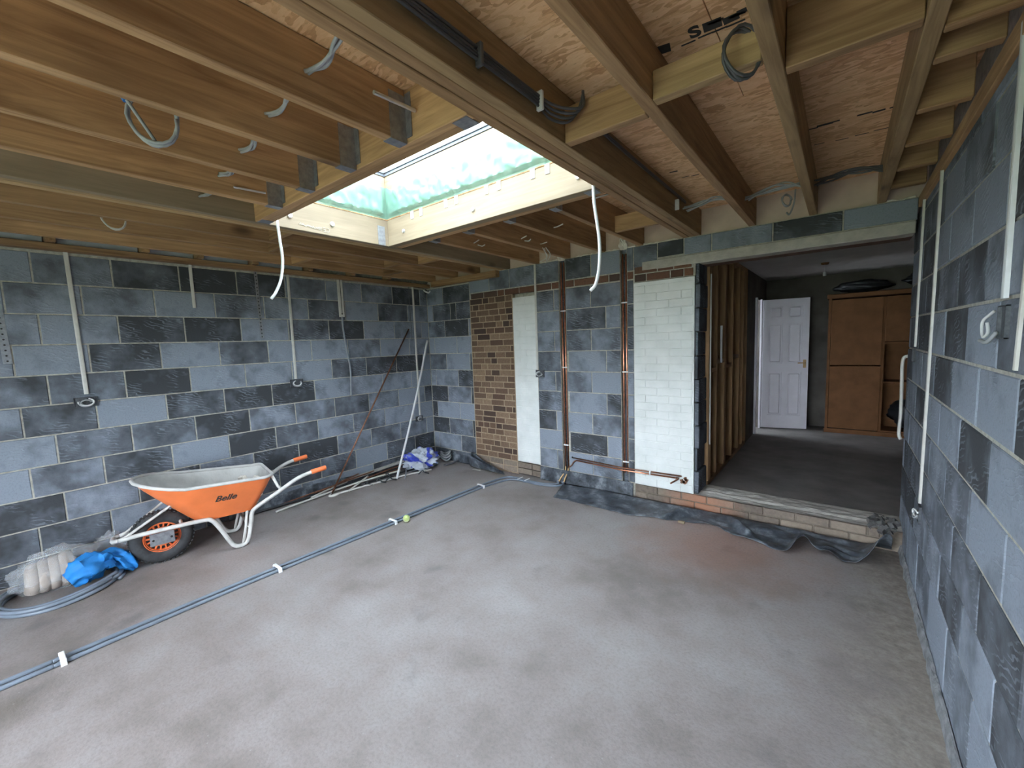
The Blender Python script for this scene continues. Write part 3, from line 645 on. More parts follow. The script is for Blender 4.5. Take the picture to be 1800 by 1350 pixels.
MB().tube([lvl(2.36, .298), lvl(2.90, .276), lvl(3.46, .288)], .0078, 8).build('pipe', MAT['copper'], hp, True)
MB().tube(spline([lvl(3.44, .29), (3.46, -.03, .285), (3.41, -.09, .25)]), .008, 8).build('tail', MAT['old_copper'], hp, True)
MB().tube(spline([lvl(2.36, .298), (2.33, -.02, .275), (2.30, -.02, .23), (2.25, -.012, .20)]), .0075, 8).build('tail', MAT['old_copper'], hp, True)
MB().tube(spline([lvl(2.345, .322), (2.325, -.02, .325), (2.315, -.03, .335)]), .0078, 8).build('tail', MAT['black_plastic'], hp, True)
for x in (3.19,): MB().cbox(x-.008, x+.008, -.026, -.002, .278, .318, .003).build('pipe_clip', MAT['white_pvc'], hp)
hl = MB()                                    # knocked out hole in the paint by the pipe ends
for i in range(9):
    a = i*.7; hl.T = Matrix.Translation((3.515+R.uniform(-.03, .03), -.0035, .275+R.uniform(-.025, .02))) @ Matrix.Rotation(a, 4, 'Y'); hl.box(-.014, .014, -.006, .004, -.009, .009)
hl.T = None; hl.build('broken_brick', MAT['brick_red'], wb)
# plugs of white sealant where the pipes leave through the roof
for x in (2.222, 2.926):
    sp_ = MB()
    for i in range(14):
        a = i*2.4; sp_.tube(spline([(x+.045*math.cos(a)*R.random(), .012+.02*R.random(), 2.495), (x+.04*math.cos(a+1), -.005, 2.53), (x+.03*math.cos(a+2.4), .0, 2.56+.05*R.random())], 4), .009, 6)
    tag(sp_.build('sealant', MAT['foam_white'], None, True), 'lumpy white foam plug where the pipes enter the roof '+('beside the narrow painted strip' if x < 2.5 else 'beside the wide painted panel'), 'foam')
# right wall services
half_conduit((WX, -.820, 2.47), (WX, -.735, .62), RN, .027, 'long white conduit on the camera side wall running low to a box', 'cream_plastic')
back_box((WX, -.735, .555), RN, UP, .07, .10, 'low metal back box on the conduit wall near the wide opening', 2, .03, 21)
half_conduit((WX, -.205, 2.455), (WX, -.160, 1.50), RN, .027, 'shorter white conduit beside the edge of the wide opening', 'cream_plastic')
back_box((WX, -.105, 1.44), RN, UP, .07, .085, 'black back box beside the edge of the wide opening', 0, .03, 22, mat='black_plastic')
half_conduit((WX, -2.088, 2.47), (WX, -2.088, 1.70), RN, .028, 'thick white conduit ending at the box with a cable loop', 'white_plastic')
half_conduit((WX, -2.265, 1.95), (WX, -2.228, 1.495), RN, .018, 'thin white conduit beside the box with a cable loop', 'cream_plastic')
bb = back_box((WX, -2.09, 1.63), RN, UP, .085, .10, 'metal back box with a white cable loop on the conduit wall', 0, .03, 23)
MB().tube(spline([(WX-.015, -2.03, 1.665), (WX-.02, -2.01, 1.655), (WX-.03, -1.985, 1.635), (WX-.03, -1.985, 1.60), (WX-.03, -2.01, 1.585), (WX-.025, -2.03, 1.60), (WX-.03, -2.04, 1.63)]), .0045, 6).build('cable', MAT['white_plastic'], bb, True)
MB().tube(spline([(WX-.015, -2.075, 1.60), (WX-.03, -2.05, 1.57), (WX-.04, -2.02, 1.575)]), .006, 6).build('cable', MAT['grey_cable'], bb, True)
# towel rail pipe by the opening
yy = .282
tag(MB().tube(spline([PX(1606, 624, 1, yy), PX(1596, 626, 1, yy), PX(1587, 634, 1, yy), PX(1585, 680, 1, yy), PX(1583, 730, 1, yy), PX(1580, 762, 1, yy), PX(1583, 772, 1, yy)], 5), .011, 8).build('pipe_rail', MAT['cream_plastic'], None, True), 'bent cream pipe at the far edge of the wide opening', 'pipe')
# ------------------------------------------------------------------ hanging and roof cables
def cable(px, r, mat, label, name='cable', group=None, n=8):
    return tag(MB().tube(spline(px, 6), r, n).build(name, MAT[mat], None, True), label, 'cable', group)
def zc(px, py, z=ZJ-.03): return PX(px, py, 2, z)
a = PX(487, 392, 0, 1.56)
cable([(1.56, a.y, 2.52), (1.565, a.y+.005, 2.40), (1.57, a.y+.01, 2.25), (1.565, a.y-.01, 2.12), (1.55, a.y-.045, 2.03), (1.54, a.y-.075, 1.985)], .010, 'white_pvc', 'thick white cable hanging from the rooflight corner on the wheelbarrow side')
a = PX(1043, 330, 1, -1.72)
cable([(a.x, -1.72, 2.52), (a.x+.005, -1.72, 2.40), (a.x+.03, -1.715, 2.2), (a.x+.025, -1.71, 2.05), (a.x, -1.71, 1.95), (a.x-.035, -1.71, 1.915)], .010, 'white_pvc', 'thick white cable hanging from the rooflight corner by the triple beam')
# cables threaded through the garden side joists
def bundle(px, n, sp, mat, label, r=.006):
    rt = empty('cable_bundle', px[0]); tag(rt, label, 'cables')
    for i in range(n):
        MB().tube(spline([Vector(p)+Vector((R.uniform(-1, 1), R.uniform(-1, 1), R.uniform(-1, 1)))*sp for p in px], 5), r, 6).build('cable', MAT[mat], rt, True)
    return rt
GZ = ZJ+.10
for (xa, xb, y, lab) in ((3.132, 3.488, -3.19, 'grey cable bundle sagging between the triple beam and the first trimmed joist'), (2.737, 3.081, -3.16, 'grey cable bundle between the first and second trimmed joists'), (2.325, 2.686, -3.12, 'grey cable bundle between the second and third trimmed joists'), (1.924, 2.273, -3.08, 'grey cable bundle between the third and fourth trimmed joists'), (1.502, 1.873, -3.05, 'grey cable bundle between the fourth trimmed joist and the stamped beam')):
    bundle([(xa, y, GZ), ((2*xa+xb)/3, y+.01, GZ-.02), ((xa+2*xb)/3, y-.01, GZ), (xb, y-.01, GZ+.03)], 4, .011, 'grey_cable', lab)
def coil(c, r, n, mat, label, tilt=(0, 0, 0), turns=3, rr=.0055, tails=()):
    rt = empty('cable_coil', c); tag(rt, label, 'cable coil'); q = Matrix.Translation(c) @ Matrix.Rotation(tilt[2], 4, 'Z') @ Matrix.Rotation(tilt[0], 4, 'X')
    m_ = MB(); m_.T = q; N = turns*20
    m_.tube([(r*math.cos(2*math.pi*i/20)*(1+.06*math.sin(i*.9)), .012*math.sin(i*.37), r*1.25*math.sin(2*math.pi*i/20)*(1+.05*math.cos(i*.7))) for i in range(N+1)], rr, 6); m_.build('loop', MAT[mat], rt, True)
    for t in tails: MB().tube(spline(t, 6), rr, 6).build('tail', MAT[mat], rt, True)
    return rt
c0 = zc(272, 222, 2.47); coil((c0.x, c0.y, 2.50), .075, 3, 'grey_cable', 'grey cable coil with blue tape hanging between trimmed joists', (0, 0, .9), 3, .006, [[(c0.x-.03, c0.y-.10, 2.60), (c0.x, c0.y-.07, 2.53), (c0.x, c0.y, 2.41)]])
simple('blue_tape', (.03, .16, .45), .5)
tp = [o for o in C.objects if o.name.startswith('cable_coil')][0]
MB().tube([(c0.x-.012, c0.y-.085, 2.56), (c0.x-.004, c0.y-.075, 2.53)], .009, 8).build('tape', MAT['blue_tape'], tp)
c1 = zc(1312, 128, 2.50); coil((c1.x, c1.y-.07, 2.53), .06, 3, 'dark_cable', 'dark cable coil hanging beside the noggin under the printed osb', (0, 0, .6), 3, .005)
c1 = PX(1383, 352, 1, -.16); coil((c1.x, -.16, c1.z), .034, 2, 'grey_cable', 'small grey cable loop hanging above the lintel', (0, 0, .5), 2, .006, [[(c1.x+.05, -.13, 2.68), (c1.x+.045, -.15, 2.58), (c1.x+.02, -.16, 2.50), (c1.x, -.17, c1.z-.09)]])
c1 = zc(300, 1152/3, 2.47); coil((.80, -3.35, 2.55), .06, 2, 'cream_plastic', 'pale cable loop between the second and third joists from the wheelbarrow wall', (0, 0, 1.2), 2, .005)
# cables clipped along the triple beam and onwards
xb = 3.655
for i in range(3): pass
bt = empty('cable_bundle', (xb, -2.8, ZJ+.12)); tag(bt, 'dark cables clipped along the side of the triple beam', 'cables')
for i in range(4):
    z = ZJ+.07+.012*i; MB().tube(spline([(xb, YE+.05, z+.02), (xb, -3.6, z+.01*R.random()), (xb, -3.0, z+.01*R.random()), (xb, -2.55, z), (xb+.012*i, -2.42, z-.02), (xb+.04+.02*i, -2.33, z-.01), (xb+.09, -2.30, z+.07)]), .006, 6).build('cable', MAT['dark_cable'], bt, True)
for i in range(2): MB().tube([(xb, -2.22, ZJ+.17+.012*i), (xb, -1.5, ZJ+.155+.012*i), (xb, -.5, ZJ+.15+.012*i)], .006, 6).build('cable', MAT['dark_cable'], bt, True)
for y in (-2.86, -2.5, -.72): MB().cbox(xb-.012, xb+.018, y-.008, y+.008, ZJ+.05, ZJ+.125, .003).build('cable_clip', MAT['white_plastic'] if y > -2.6 else MAT['dark_cable'], bt)
for (x0, x1, y, lab) in ((3.66, 4.008, -.50, 'grey cables between the triple beam and its neighbouring joist near the wall'), (4.062, 4.413, -.45, 'grey cables between two joists above the lintel'), (4.467, 4.803, -.45, 'dark cables fanned between the two joists over the wide opening')):
    dk = 'dark_cable' if x0 > 4.4 else 'grey_cable'
    bundle([(x0, y-.03, ZD-.13), ((x0*2+x1)/3, y, ZD-.10), ((x0+2*x1)/3, y, ZD-.09), (x1, y-.02, ZD-.12)], 6, .022, dk, lab)
# pale wire tails by the short joists
def tails(spec, label):
    rt = empty('wire_tails', spec[0][0]); tag(rt, label, 'wires')
    for p in spec: MB().tube(spline(p, 5), .005, 6).build('wire', MAT['cream_plastic'], rt, True)
def jp(px, py, x): return PX(px, py, 0, x)
tails([[(2.736, -.95, 2.56), (2.80, -1.0, 2.545), (2.90, -1.08, 2.53)]], 'single pale wire poking out of the short joist nearest the hanging cable')
tails([[(3.485, -1.28, 2.60), (3.40, -1.3, 2.585), (3.28, -1.33, 2.57)]], 'single pale wire poking out of the triple beam by the rooflight')
tails([[(2.329, -.55, 2.56), (2.37, -.58, 2.55), (2.45, -.62, 2.545)], [(2.332, -.49, 2.53), (2.33, -.45, 2.45), (2.30, -.42, 2.40)], [(2.335, -.47, 2.54), (2.36, -.43, 2.47), (2.29, -.40, 2.41)], [(2.332, -.52, 2.53), (2.34, -.46, 2.45), (2.25, -.46, 2.41)]], 'tangle of pale wire tails above the pipes by the narrow painted strip')
tails([[(1.924, -1.05, 2.56), (1.98, -1.1, 2.545), (2.06, -1.13, 2.55)], [(1.924, -1.0, 2.55), (1.96, -.98, 2.535), (2.03, -1.02, 2.53)]], 'pale wire tails at the short joist next to the stamped beam')
tails([[(2.324, -.85, 2.56), (2.38, -.9, 2.55), (2.44, -.93, 2.55)], [(2.324, -.8, 2.55), (2.37, -.8, 2.54), (2.42, -.84, 2.54)]], 'pale wire tails at the second short joist from the stamped beam')
tg = MB(); tag(MB().tube([(1.93, -3.02, ZJ+.05), (1.95, -2.86, ZJ+.052)], .006, 6).build('steel_rod', MAT['bolt_zinc']), 'bright steel rod end poking through the trimmed joist by the stamped beam', 'rod')
tag(MB().tube([(3.20, -2.76, ZJ+.11), (3.20, -2.96, ZJ+.10)], .008, 8).build('steel_rod', MAT['bolt_zinc']), 'bright threaded rod end sticking out of the rooflight header', 'rod')
# print on the osb
pr = empty('osb_print', (4.2, -2.42, ZD)); WORLD[pr] = Vector((4.2, -2.42, ZD)); pr.parent = rf; pr.location = WORLD[pr]-WORLD[rf]
def blot(pts, mat='ink'):
    m_ = MB()
    for (px, py, l, w, a) in pts:
        q = PX(px, py, 2, ZD-.0012); m_.T = Matrix.Translation(q) @ Matrix.Rotation(a, 4, 'Z'); m_.box(-l/2, l/2, -w/2, w/2, -.0004, .0008)
    m_.T = None; o = m_.build('print', MAT[mat], pr); return o
q = PX(1221, 57, 2, ZD-.001); letter('print_letter', 'S', .085, frame(q, (1, .05, 0), (0, -1, 0)), 'ink', pr, offset=.003)
blot([(1252, 44, .06, .05, .1), (1258, 38, .05, .012, .1), (1285, 33, .05, .035, 0), (1296, 26, .05, .012, .1), (1304, 20, .03, .022, 0), (1165, 87, .055, .05, .2), (1240, 62, .05, .008, .05), (1265, 52, .05, .008, .05), (1293, 41, .06, .008, .05), (1210, 76, .05, .007, .05)])
blot([(1430, 226, .04, .012, .1), (1450, 219, .07, .022, .05), (1470, 213, .03, .014, 0), (1520, 200, .06, .016, .05), (1545, 195, .05, .018, 0), (1572, 188, .035, .014, 0), (1440, 253, .05, .006, .1), (1480, 245, .06, .007, .1), (1515, 236, .06, .008, .1), (1550, 227, .07, .006, .1), (1184, 302, .05, .016, .2), (1205, 311, .05, .008, .1), (1222, 308, .05, .010, .1)])
# ------------------------------------------------------------------ membranes at the wall foot
dm = MB()
def dpm(u, v):
    x = 1.872+u*1.14; z = .002+v*(.158 if x < 2.98 else .15); y = -.004-.004*fbm((x*6, z*6, 2), 1)-.012*(1-v)**2-.006*abs(math.sin(x*5))*(1-v)
    return (x, y, z)
dm.grid(dpm, 60, 8); o = dm.build('membrane_upstand', MAT['membrane'], None, True); tag(o, 'black damp proof membrane upstand below the copper pipes', 'membrane')
so = o.modifiers.new('thickness', 'SOLIDIFY'); so.thickness = .002
dm = MB()
def dpm2(u, v):
    x = .02+u*.80; z = .002+v*(.14+.02*math.sin(u*7)); return (x, -.005-.02*(1-v)**2-.006*fbm((x*6, z*8, 5), 1), z)
dm.grid(dpm2, 40, 6); o = dm.build('membrane_upstand', MAT['membrane'], None, True); tag(o, 'dark dusty membrane upstand in the corner beside the brown brick panel', 'membrane'); o.modifiers.new('thickness', 'SOLIDIFY').thickness = .002
dm = MB()
def dpm3(u, v):
    y = -.05-u*2.6; z = .002+v*(.10+.02*math.sin(u*11)); return (.006+.02*(1-v)**2+.006*fbm((y*5, z*8, 9), 1), y, z)
dm.grid(dpm3, 80, 6); o = dm.build('membrane_upstand', MAT['membrane'], None, True); tag(o, 'dark dusty membrane upstand along the wall behind the pipe offcuts', 'membrane'); o.modifiers.new('thickness', 'SOLIDIFY').thickness = .002
# curled flap
dm = MB()
def flap(u, v):
    x = .80+u*.62; w = .20*(1-u*.55); s_ = v*2-1
    return (x+.03*s_, -.04-.10*u-w*.6*(v)+.02*u, .012+(.13*(1-u)+.05)*abs(s_)**1.6*(1-.55*u)+.008*fbm((x*6, v*3, 1), 1))
dm.grid(flap, 26, 16); o = dm.build('membrane_flap', MAT['membrane'], None, True); tag(o, 'curled black membrane flap on the floor below the brown brick panel', 'membrane'); o.modifiers.new('thickness', 'SOLIDIFY').thickness = .003
# long crumpled strip
FE = [(2.32, -.44), (2.76, -.43), (3.12, -.44), (3.40, -.37), (3.59, -.31), (3.81, -.25), (4.04, -.37), (4.36, -.45), (4.49, -.30), (4.69, -.40), (4.84, -.33), (4.96, -.22)]
BE = [(2.24, -.10), (2.76, -.05), (3.12, -.05), (3.40, -.05), (3.59, -.045), (3.81, -.04), (4.04, -.04), (4.36, -.04), (4.49, -.04), (4.69, -.04), (4.84, -.04), (4.97, -.06)]
def lerp(T, u):
    f = u*(len(T)-1); i = min(int(f), len(T)-2); f -= i; f2 = f*f*(3-2*f); return T[i][0]+(T[i+1][0]-T[i][0])*f, T[i][1]+(T[i+1][1]-T[i][1])*f2
def bump1(x, c, w): return math.exp(-((x-c)/w)**2)
def strip(u, v):
    fx, fy = lerp(FE, u); bx_, by = lerp(BE, u); x = bx_+(fx-bx_)*v; y = by+(fy-by)*v
    amp = .012+.018*max(0, (x-3.2)/1.6)
    z = .004+amp*abs(fbm((x*3.2, y*7, 3), 1.3))*min(1, 12*v+.2)
    z += .055*bump1(x, 3.66-.25*v, .05)*math.sin(v*math.pi)
    z += .115*bump1(x, 4.45, .06)*v**1.5 + .05*bump1(x, 4.02+.3*(v-.5), .045)*math.sin(v*math.pi)
    z += .20*bump1(x, 4.92, .085)*(v**.8) + .04*bump1(x, 4.62, .07)*v
    z += .03*(1-v)**2
    return (min(x, 4.985), y, z)
dm = MB(); dm.grid(strip, 150, 22); o = dm.build('membrane_strip', MAT['membrane'], None); smooth_by_angle(o, 50); tag(o, 'long crumpled black membrane strip lying along the brick step', 'membrane'); o.modifiers.new('thickness', 'SOLIDIFY').thickness = .003
fp = PX(1200, 917, 2, 0); tag(MB().cbox(fp.x-.028, fp.x+.028, fp.y-.05, fp.y-.03, .001, .022, .003).build('timber_offcut', MAT['pale_timber_x']), 'tiny pale timber offcut against the crumpled membrane strip', 'offcut')
fp = PX(840, 825, 2, 0); tag(MB().add([(fp.x-.06, fp.y-.05, .001), (fp.x+.07, fp.y-.03, .001), (fp.x+.03, fp.y+.06, .001), (fp.x-.06, fp.y-.05, .006), (fp.x+.07, fp.y-.03, .006), (fp.x+.03, fp.y+.06, .006)], [(0, 2, 1), (3, 4, 5), (0, 1, 4, 3), (1, 2, 5, 4), (2, 0, 3, 5)]).build('slate_chip', MAT['concrete']), 'flat broken chip beside the curled membrane flap', 'chip')
# ------------------------------------------------------------------ pipes along the floor
fpath = [(1.37, -5.9), (1.37, -4.1), (1.37, -3.88), (1.36, -3.41), (1.365, -2.78), (1.40, -1.7), (1.425, -.71), (1.47, -.30), (1.54, -.17), (1.70, -.165), (1.95, -.17), (2.12, -.12), (2.145, -.062)]
fpath2 = [(1.425, -5.9), (1.425, -4.1), (1.425, -3.88), (1.415, -3.41), (1.42, -2.78), (1.455, -1.7), (1.49, -.71), (1.55, -.34), (1.62, -.225), (1.75, -.205), (1.98, -.21), (2.17, -.15), (2.215, -.062)]
for q_, lab in ((fpath, 'grey floor pipe crossing the screed, on the wheelbarrow side of the pair'), (fpath2, 'grey floor pipe crossing the screed, on the side with the tennis ball')):
    tag(MB().tube(spline([(x, y, .0122) for x, y in q_], 10), .0118, 10).build('floor_pipe', MAT['grey_plastic'], None, True), lab, 'pipe', 'pair of grey floor pipes')
for y, x in ((-3.88, 1.397), (-2.78, 1.392), (-1.78, 1.425), (-.62, 1.465)):
    m_ = MB(); m_.cbox(x-.052, x+.052, y-.012, y+.012, .0275, .036, .003).box(x-.052, x-.044, y-.012, y+.012, .0, .03).box(x+.044, x+.052, y-.012, y+.012, 0, .03)
    tag(m_.build('pipe_clip', MAT['white_pvc']), 'white saddle clip holding the two grey floor pipes on the open screed', 'clip', 'clips on the floor pipes')
for x in (1.70, 1.80): tag(MB().cbox(x-.008, x+.008, -.235, -.135, .0275, .034, .003).build('pipe_clip', MAT['white_pvc']), 'white clip on the floor pipes where they run along the brick foot', 'clip', 'clips along the brick foot')
tb = bpy.data.meshes.new('tennis_ball'); bm = bmesh.new(); bmesh.ops.create_uvsphere(bm, u_segments=24, v_segments=16, radius=.033); bm.to_mesh(tb); bm.free()
for p in tb.polygons: p.use_smooth = True
tb.materials.append(MAT['tennis']); ball = bpy.data.objects.new('tennis_ball', tb); C.objects.link(ball); place(ball, (1.51, -1.69, .034)); tag(ball, 'worn yellow green tennis ball resting by the floor pipes', 'ball')
sm = MB(); sm.tube([(.0335*math.cos(t)*math.sqrt(max(0, 1-(.55*math.sin(2*t))**2)), .0335*math.sin(t)*math.sqrt(max(0, 1-(.55*math.sin(2*t))**2)), .0335*.55*math.sin(2*t)) for t in [2*math.pi*i/40 for i in range(40)]], .0011, 5, closed=True)
sm.v = [v+Vector((1.51, -1.69, .034)) for v in sm.v]; sm.build('seam', MAT['white_plastic'], ball)
# ------------------------------------------------------------------ wheelbarrow
TH = math.radians(10); wq = Matrix.Translation((.455, -3.24, 0)) @ Matrix(((math.sin(TH), -math.cos(TH), 0, 0), (math.cos(TH), math.sin(TH), 0, 0), (0, 0, 1, 0), (0, 0, 0, 1)))
# local x runs from wheel to handles, local -y is the side towards the room
wbw = empty('wheelbarrow', (.455, -3.24, 0)); tag(wbw, 'orange wheelbarrow with dusty tub and grey tube frame by the wall', 'wheelbarrow')
def WB(): m_ = MB(); m_.T = wq; return m_
RW = .205
def rim(t):
    """plan outline of the tub, t 0..1 around, (x, y)"""
    return t
def outline(x0, x1, wf, wr, rf_, rr_, n=10):
    """closed outline: wide round front at x0, square rear at x1"""
    pts = []
    for k in range(n+1):
        a = math.pi/2+math.pi*k/n; pts.append((x0+rf_+rf_*math.cos(a), (wf)*math.sin(a)))
    # pts run from +wf at x0+rf through the nose to -wf
    for k in range(5):
        a = -math.pi/2+math.pi/2*k/4; pts.append((x1-rr_+rr_*math.cos(a), -wr+rr_+rr_*math.sin(a)))
    for k in range(5):
        a = math.pi/2*k/4; pts.append((x1-rr_+rr_*math.cos(a), wr-rr_+rr_*math.sin(a)))
    return pts
def rz(x): return .675-.13*min(1, (x+.12)/.55) if x < .43 else .545+.025*(x-.43)/.35
top = outline(-.14, .76, .315, .27, .30, .07); bot = outline(.20, .62, .16, .17, .10, .06)
NR = len(top)
def ring(t, inset=0, dz=0):
    out = []
    for (a, b), (c, d) in zip(top, bot):
        x = a+(c-a)*t; y = b+(d-b)*t; z0 = rz(a); z = z0+(.285-z0)*(t**.92)
        out.append((x, y, z+dz))
    return out
def shell(m_, levels, off):
    vs = []
    for t in levels:
        for (x, y, z) in ring(t): 
            L = math.hypot(x-.38, y) or 1; vs.append((x-off*(x-.38)/L, y-off*y/L, z+(off if t == levels[-1] else 0)))
    n = NR; fs = [(i*n+k, i*n+(k+1) % n, (i+1)*n+(k+1) % n, (i+1)*n+k) for i in range(len(levels)-1) for k in range(n)]
    fs.append(tuple((len(levels)-1)*n+k for k in range(n))); m_.add(vs, fs)
lv = [0, .15, .35, .6, .82, .94, 1]
tub = WB(); shell(tub, lv, 0); o = tub.build('tub', MAT['orange'], wbw); smooth_by_angle(o, 50)
o2 = WB(); shell(o2, lv, .006); o2 = o2.build('tub_lining', MAT['tub_dust'], wbw); smooth_by_angle(o2, 50)
rm = WB(); rm.tube([(x, y, z+.004) for x, y, z in ring(0)], .013, 8, closed=True); rm.build('rim', MAT['tub_dust'], wbw, True)
rub = WB()
def rubble_h(u, v):
    x = .18+u*.50; y = -.2+v*.4; return (x, y, .43+.02*fbm((x*9, y*9, 1), 1)-.15*(2*v-1)**4*.2)
rub.grid(rubble_h, 16, 14)
for i in range(16):
    x, y = R.uniform(.22, .66), R.uniform(-.17, .17); s_ = R.uniform(.012, .03); sv = rub.T; rub.T = wq @ Matrix.Translation((x, y, .445)) @ Matrix.Rotation(R.uniform(0, 3), 4, Vector((R.random(), R.random(), 1))); rub.box(-s_*1.5, s_*1.5, -s_, s_, -s_*.6, s_*.6); rub.T = sv
o = rub.build('rubble', MAT['concrete'], wbw); o['kind'] = 'stuff'
for (x, y, r_) in ((.66, -.02, .5), (.60, .09, -.4)):
    m_ = MB(); m_.T = wq @ Matrix.Translation((x, y, .47)) @ Matrix.Rotation(r_, 4, 'Y') @ Matrix.Rotation(.5, 4, 'Z'); m_.cbox(-.02, .02, -.035, .035, -.03, .06, .004); m_.build('brick_lump', MAT['foam_white'], wbw)
# frame: one continuous bent tube per side
for s_ in (-1, 1):
    w0, w1, w2 = .075*s_, .20*s_, .285*s_
    pts = [(-.245, .0*s_+.055*s_, .265), (-.10, .10*s_, .285), (.10, .155*s_, .300), (.26, .175*s_, .300), (.31, .185*s_, .285), (.36, .195*s_, .20), (.415, .20*s_, .075), (.445, .20*s_, .030), (.485, .20*s_, .0175), (.525, .20*s_, .030), (.55, .20*s_, .075), (.575, .205*s_, .20), (.585, .21*s_, .27), (.62, .22*s_, .315), (.80, .255*s_, .42), (.93, .275*s_, .495), (1.02, .285*s_, .525), (1.07, w2, .532)]
    WB().tube(spline(pts, 4), .0165, 10).build('frame_tube', MAT['frame_paint'], wbw, True)
    g = WB(); g.tube([(1.055, w2, .531), (1.06, w2, .532), (1.175, w2+.004*s_, .545), (1.182, w2+.004*s_, .545)], [.019, .022, .022, .018], 12); g.build('grip', MAT['orange_grip'], wbw, True)
    WB().tube([(-.235, .05*s_, .270), (-.20, .06*s_, .285), (.06, .13*s_, .46), (.075, .132*s_, .465)], .010, 8).build('front_stay', MAT['frame_paint'], wbw, True)
    WB().tube([(.56, .16*s_, .30), (.535, .185*s_, .16), (.505, .20*s_, .035)], .011, 8).build('leg_brace', MAT['frame_paint'], wbw, True)
    WB().tube([(.755, .20*s_, .565), (.79, .235*s_, .46), (.815, .255*s_, .425)], .012, 8).build('rim_brace', MAT['frame_paint'], wbw, True)
    hb_ = WB(); hb_.cbox(-.075, .075, .088*s_-.003, .088*s_+.003, .165, .262, .003); hb_.build('axle_bracket', MAT['galvanised'], wbw)
    for x in (-.055, .055): WB().lathe([(.008, 0), (.008, .005*s_), (0, .005*s_)], (x, .091*s_, .21), (0, s_, 0) if False else (0, 1, 0), 8).build('bracket_bolt', MAT['ink'], wbw)
WB().tube(spline([(-.245, -.055, .265), (-.275, -.04, .262), (-.28, 0, .262), (-.275, .04, .262), (-.245, .055, .265)], 5), .0165, 8).build('nose_bar', MAT['frame_paint'], wbw, True)
WB().tube([(.12, -.16, .304), (.12, .16, .304)], .012, 8).build('cross_tube', MAT['frame_paint'], wbw, True)
WB().tube([(.555, -.205, .16), (.555, .205, .16)], .010, 8).build('cross_tube', MAT['frame_paint'], wbw, True)
# wheel
ty = WB(); n_ = 14
prof = []
for k in range(n_+1):
    a = -math.pi*.82+math.pi*1.64*k/n_; prof.append((RW-.052+.052*math.cos(a), .05*math.sin(a)))
ty.lathe(prof, (0, 0, RW), (0, 1, 0), 44); tyre = ty.build('tyre', MAT['rubber'], wbw); smooth_by_angle(tyre, 60)
tr_ = WB()
for k in range(44):
    a = 2*math.pi*k/44
    for s_ in (-1, 1):
        c = Vector((RW*math.cos(a), 0, RW*math.sin(a))); sv = tr_.T; tr_.T = wq @ Matrix.Translation((0, 0, RW)) @ Matrix.Rotation(-a, 4, 'Y'); tr_.box(RW-.008, RW-.0005, .006*s_ if s_ > 0 else -.034, .034 if s_ > 0 else -.006, -.008+.005*s_, .008+.005*s_); tr_.T = sv
tr_.build('tread', MAT['rubber'], tyre)
rmw = WB(); rmw.lathe([(.112, -.034), (.122, -.036), (.122, -.028), (.104, -.026), (.100, -.010), (.100, .010), (.104, .026), (.122, .028), (.122, .036), (.112, .034)], (0, 0, RW), (0, 1, 0), 36)
wr_ = rmw.build('wheel_rim', MAT['orange_grip'], wbw); smooth_by_angle(wr_, 40)
WB().lathe([(.0, -.045), (.03, -.045), (.034, -.02), (.036, .02), (.03, .045), (0, .045)], (0, 0, RW), (0, 1, 0), 20).build('hub', MAT['orange_grip'], wbw)
for k in range(18):
    a = 2*math.pi*k/18; m_ = MB(); m_.T = wq @ Matrix.Translation((0, 0, RW)) @ Matrix.Rotation(a, 4, 'Y'); m_.cbox(.03, .106, -.018, .018, -.0055, .0055, .002); m_.build('spoke', MAT['orange_grip'], wr_)
WB().lathe([(.064, -.019), (.074, -.019), (.074, .019), (.064, .019), (.064, -.019)], (0, 0, RW), (0, 1, 0), 30).build('web_ring', MAT['orange_grip'], wr_)
WB().lathe([(.036, -.006), (.104, -.006), (.104, .006), (.036, .006)], (0, 0, RW), (0, 1, 0), 30).build('web', MAT['black_plastic'], wr_)
# lettering on the near flank
def flank(t, x):
    """point and axes on the near (-y) side at plan position x, depth t"""
    best = None; rg = ring(t)
    for i in range(NR):
        a, b = rg[i], rg[(i+1) % NR]
        if a[1] < 0 and b[1] < 0 and (a[0]-x)*(b[0]-x) <= 0 and abs(a[0]-b[0]) > .05: f = (x-a[0])/(b[0]-a[0]); best = Vector(a)*(1-f)+Vector(b)*f
    return best
pa, pb_, pc_ = flank(.38, .36), flank(.38, .46), flank(.25, .41); pm = flank(.38, .41)
M3 = wq.to_3x3(); rt = (M3 @ (pb_-pa)).normalized(); upv = M3 @ (pc_-pm); nn = rt.cross(upv).normalized(); upv = nn.cross(rt)
letter('lettering', 'Belle', .075, frame(wq @ pm+nn*.003, rt, upv), 'ink', wbw, shear=.32, offset=.0016)
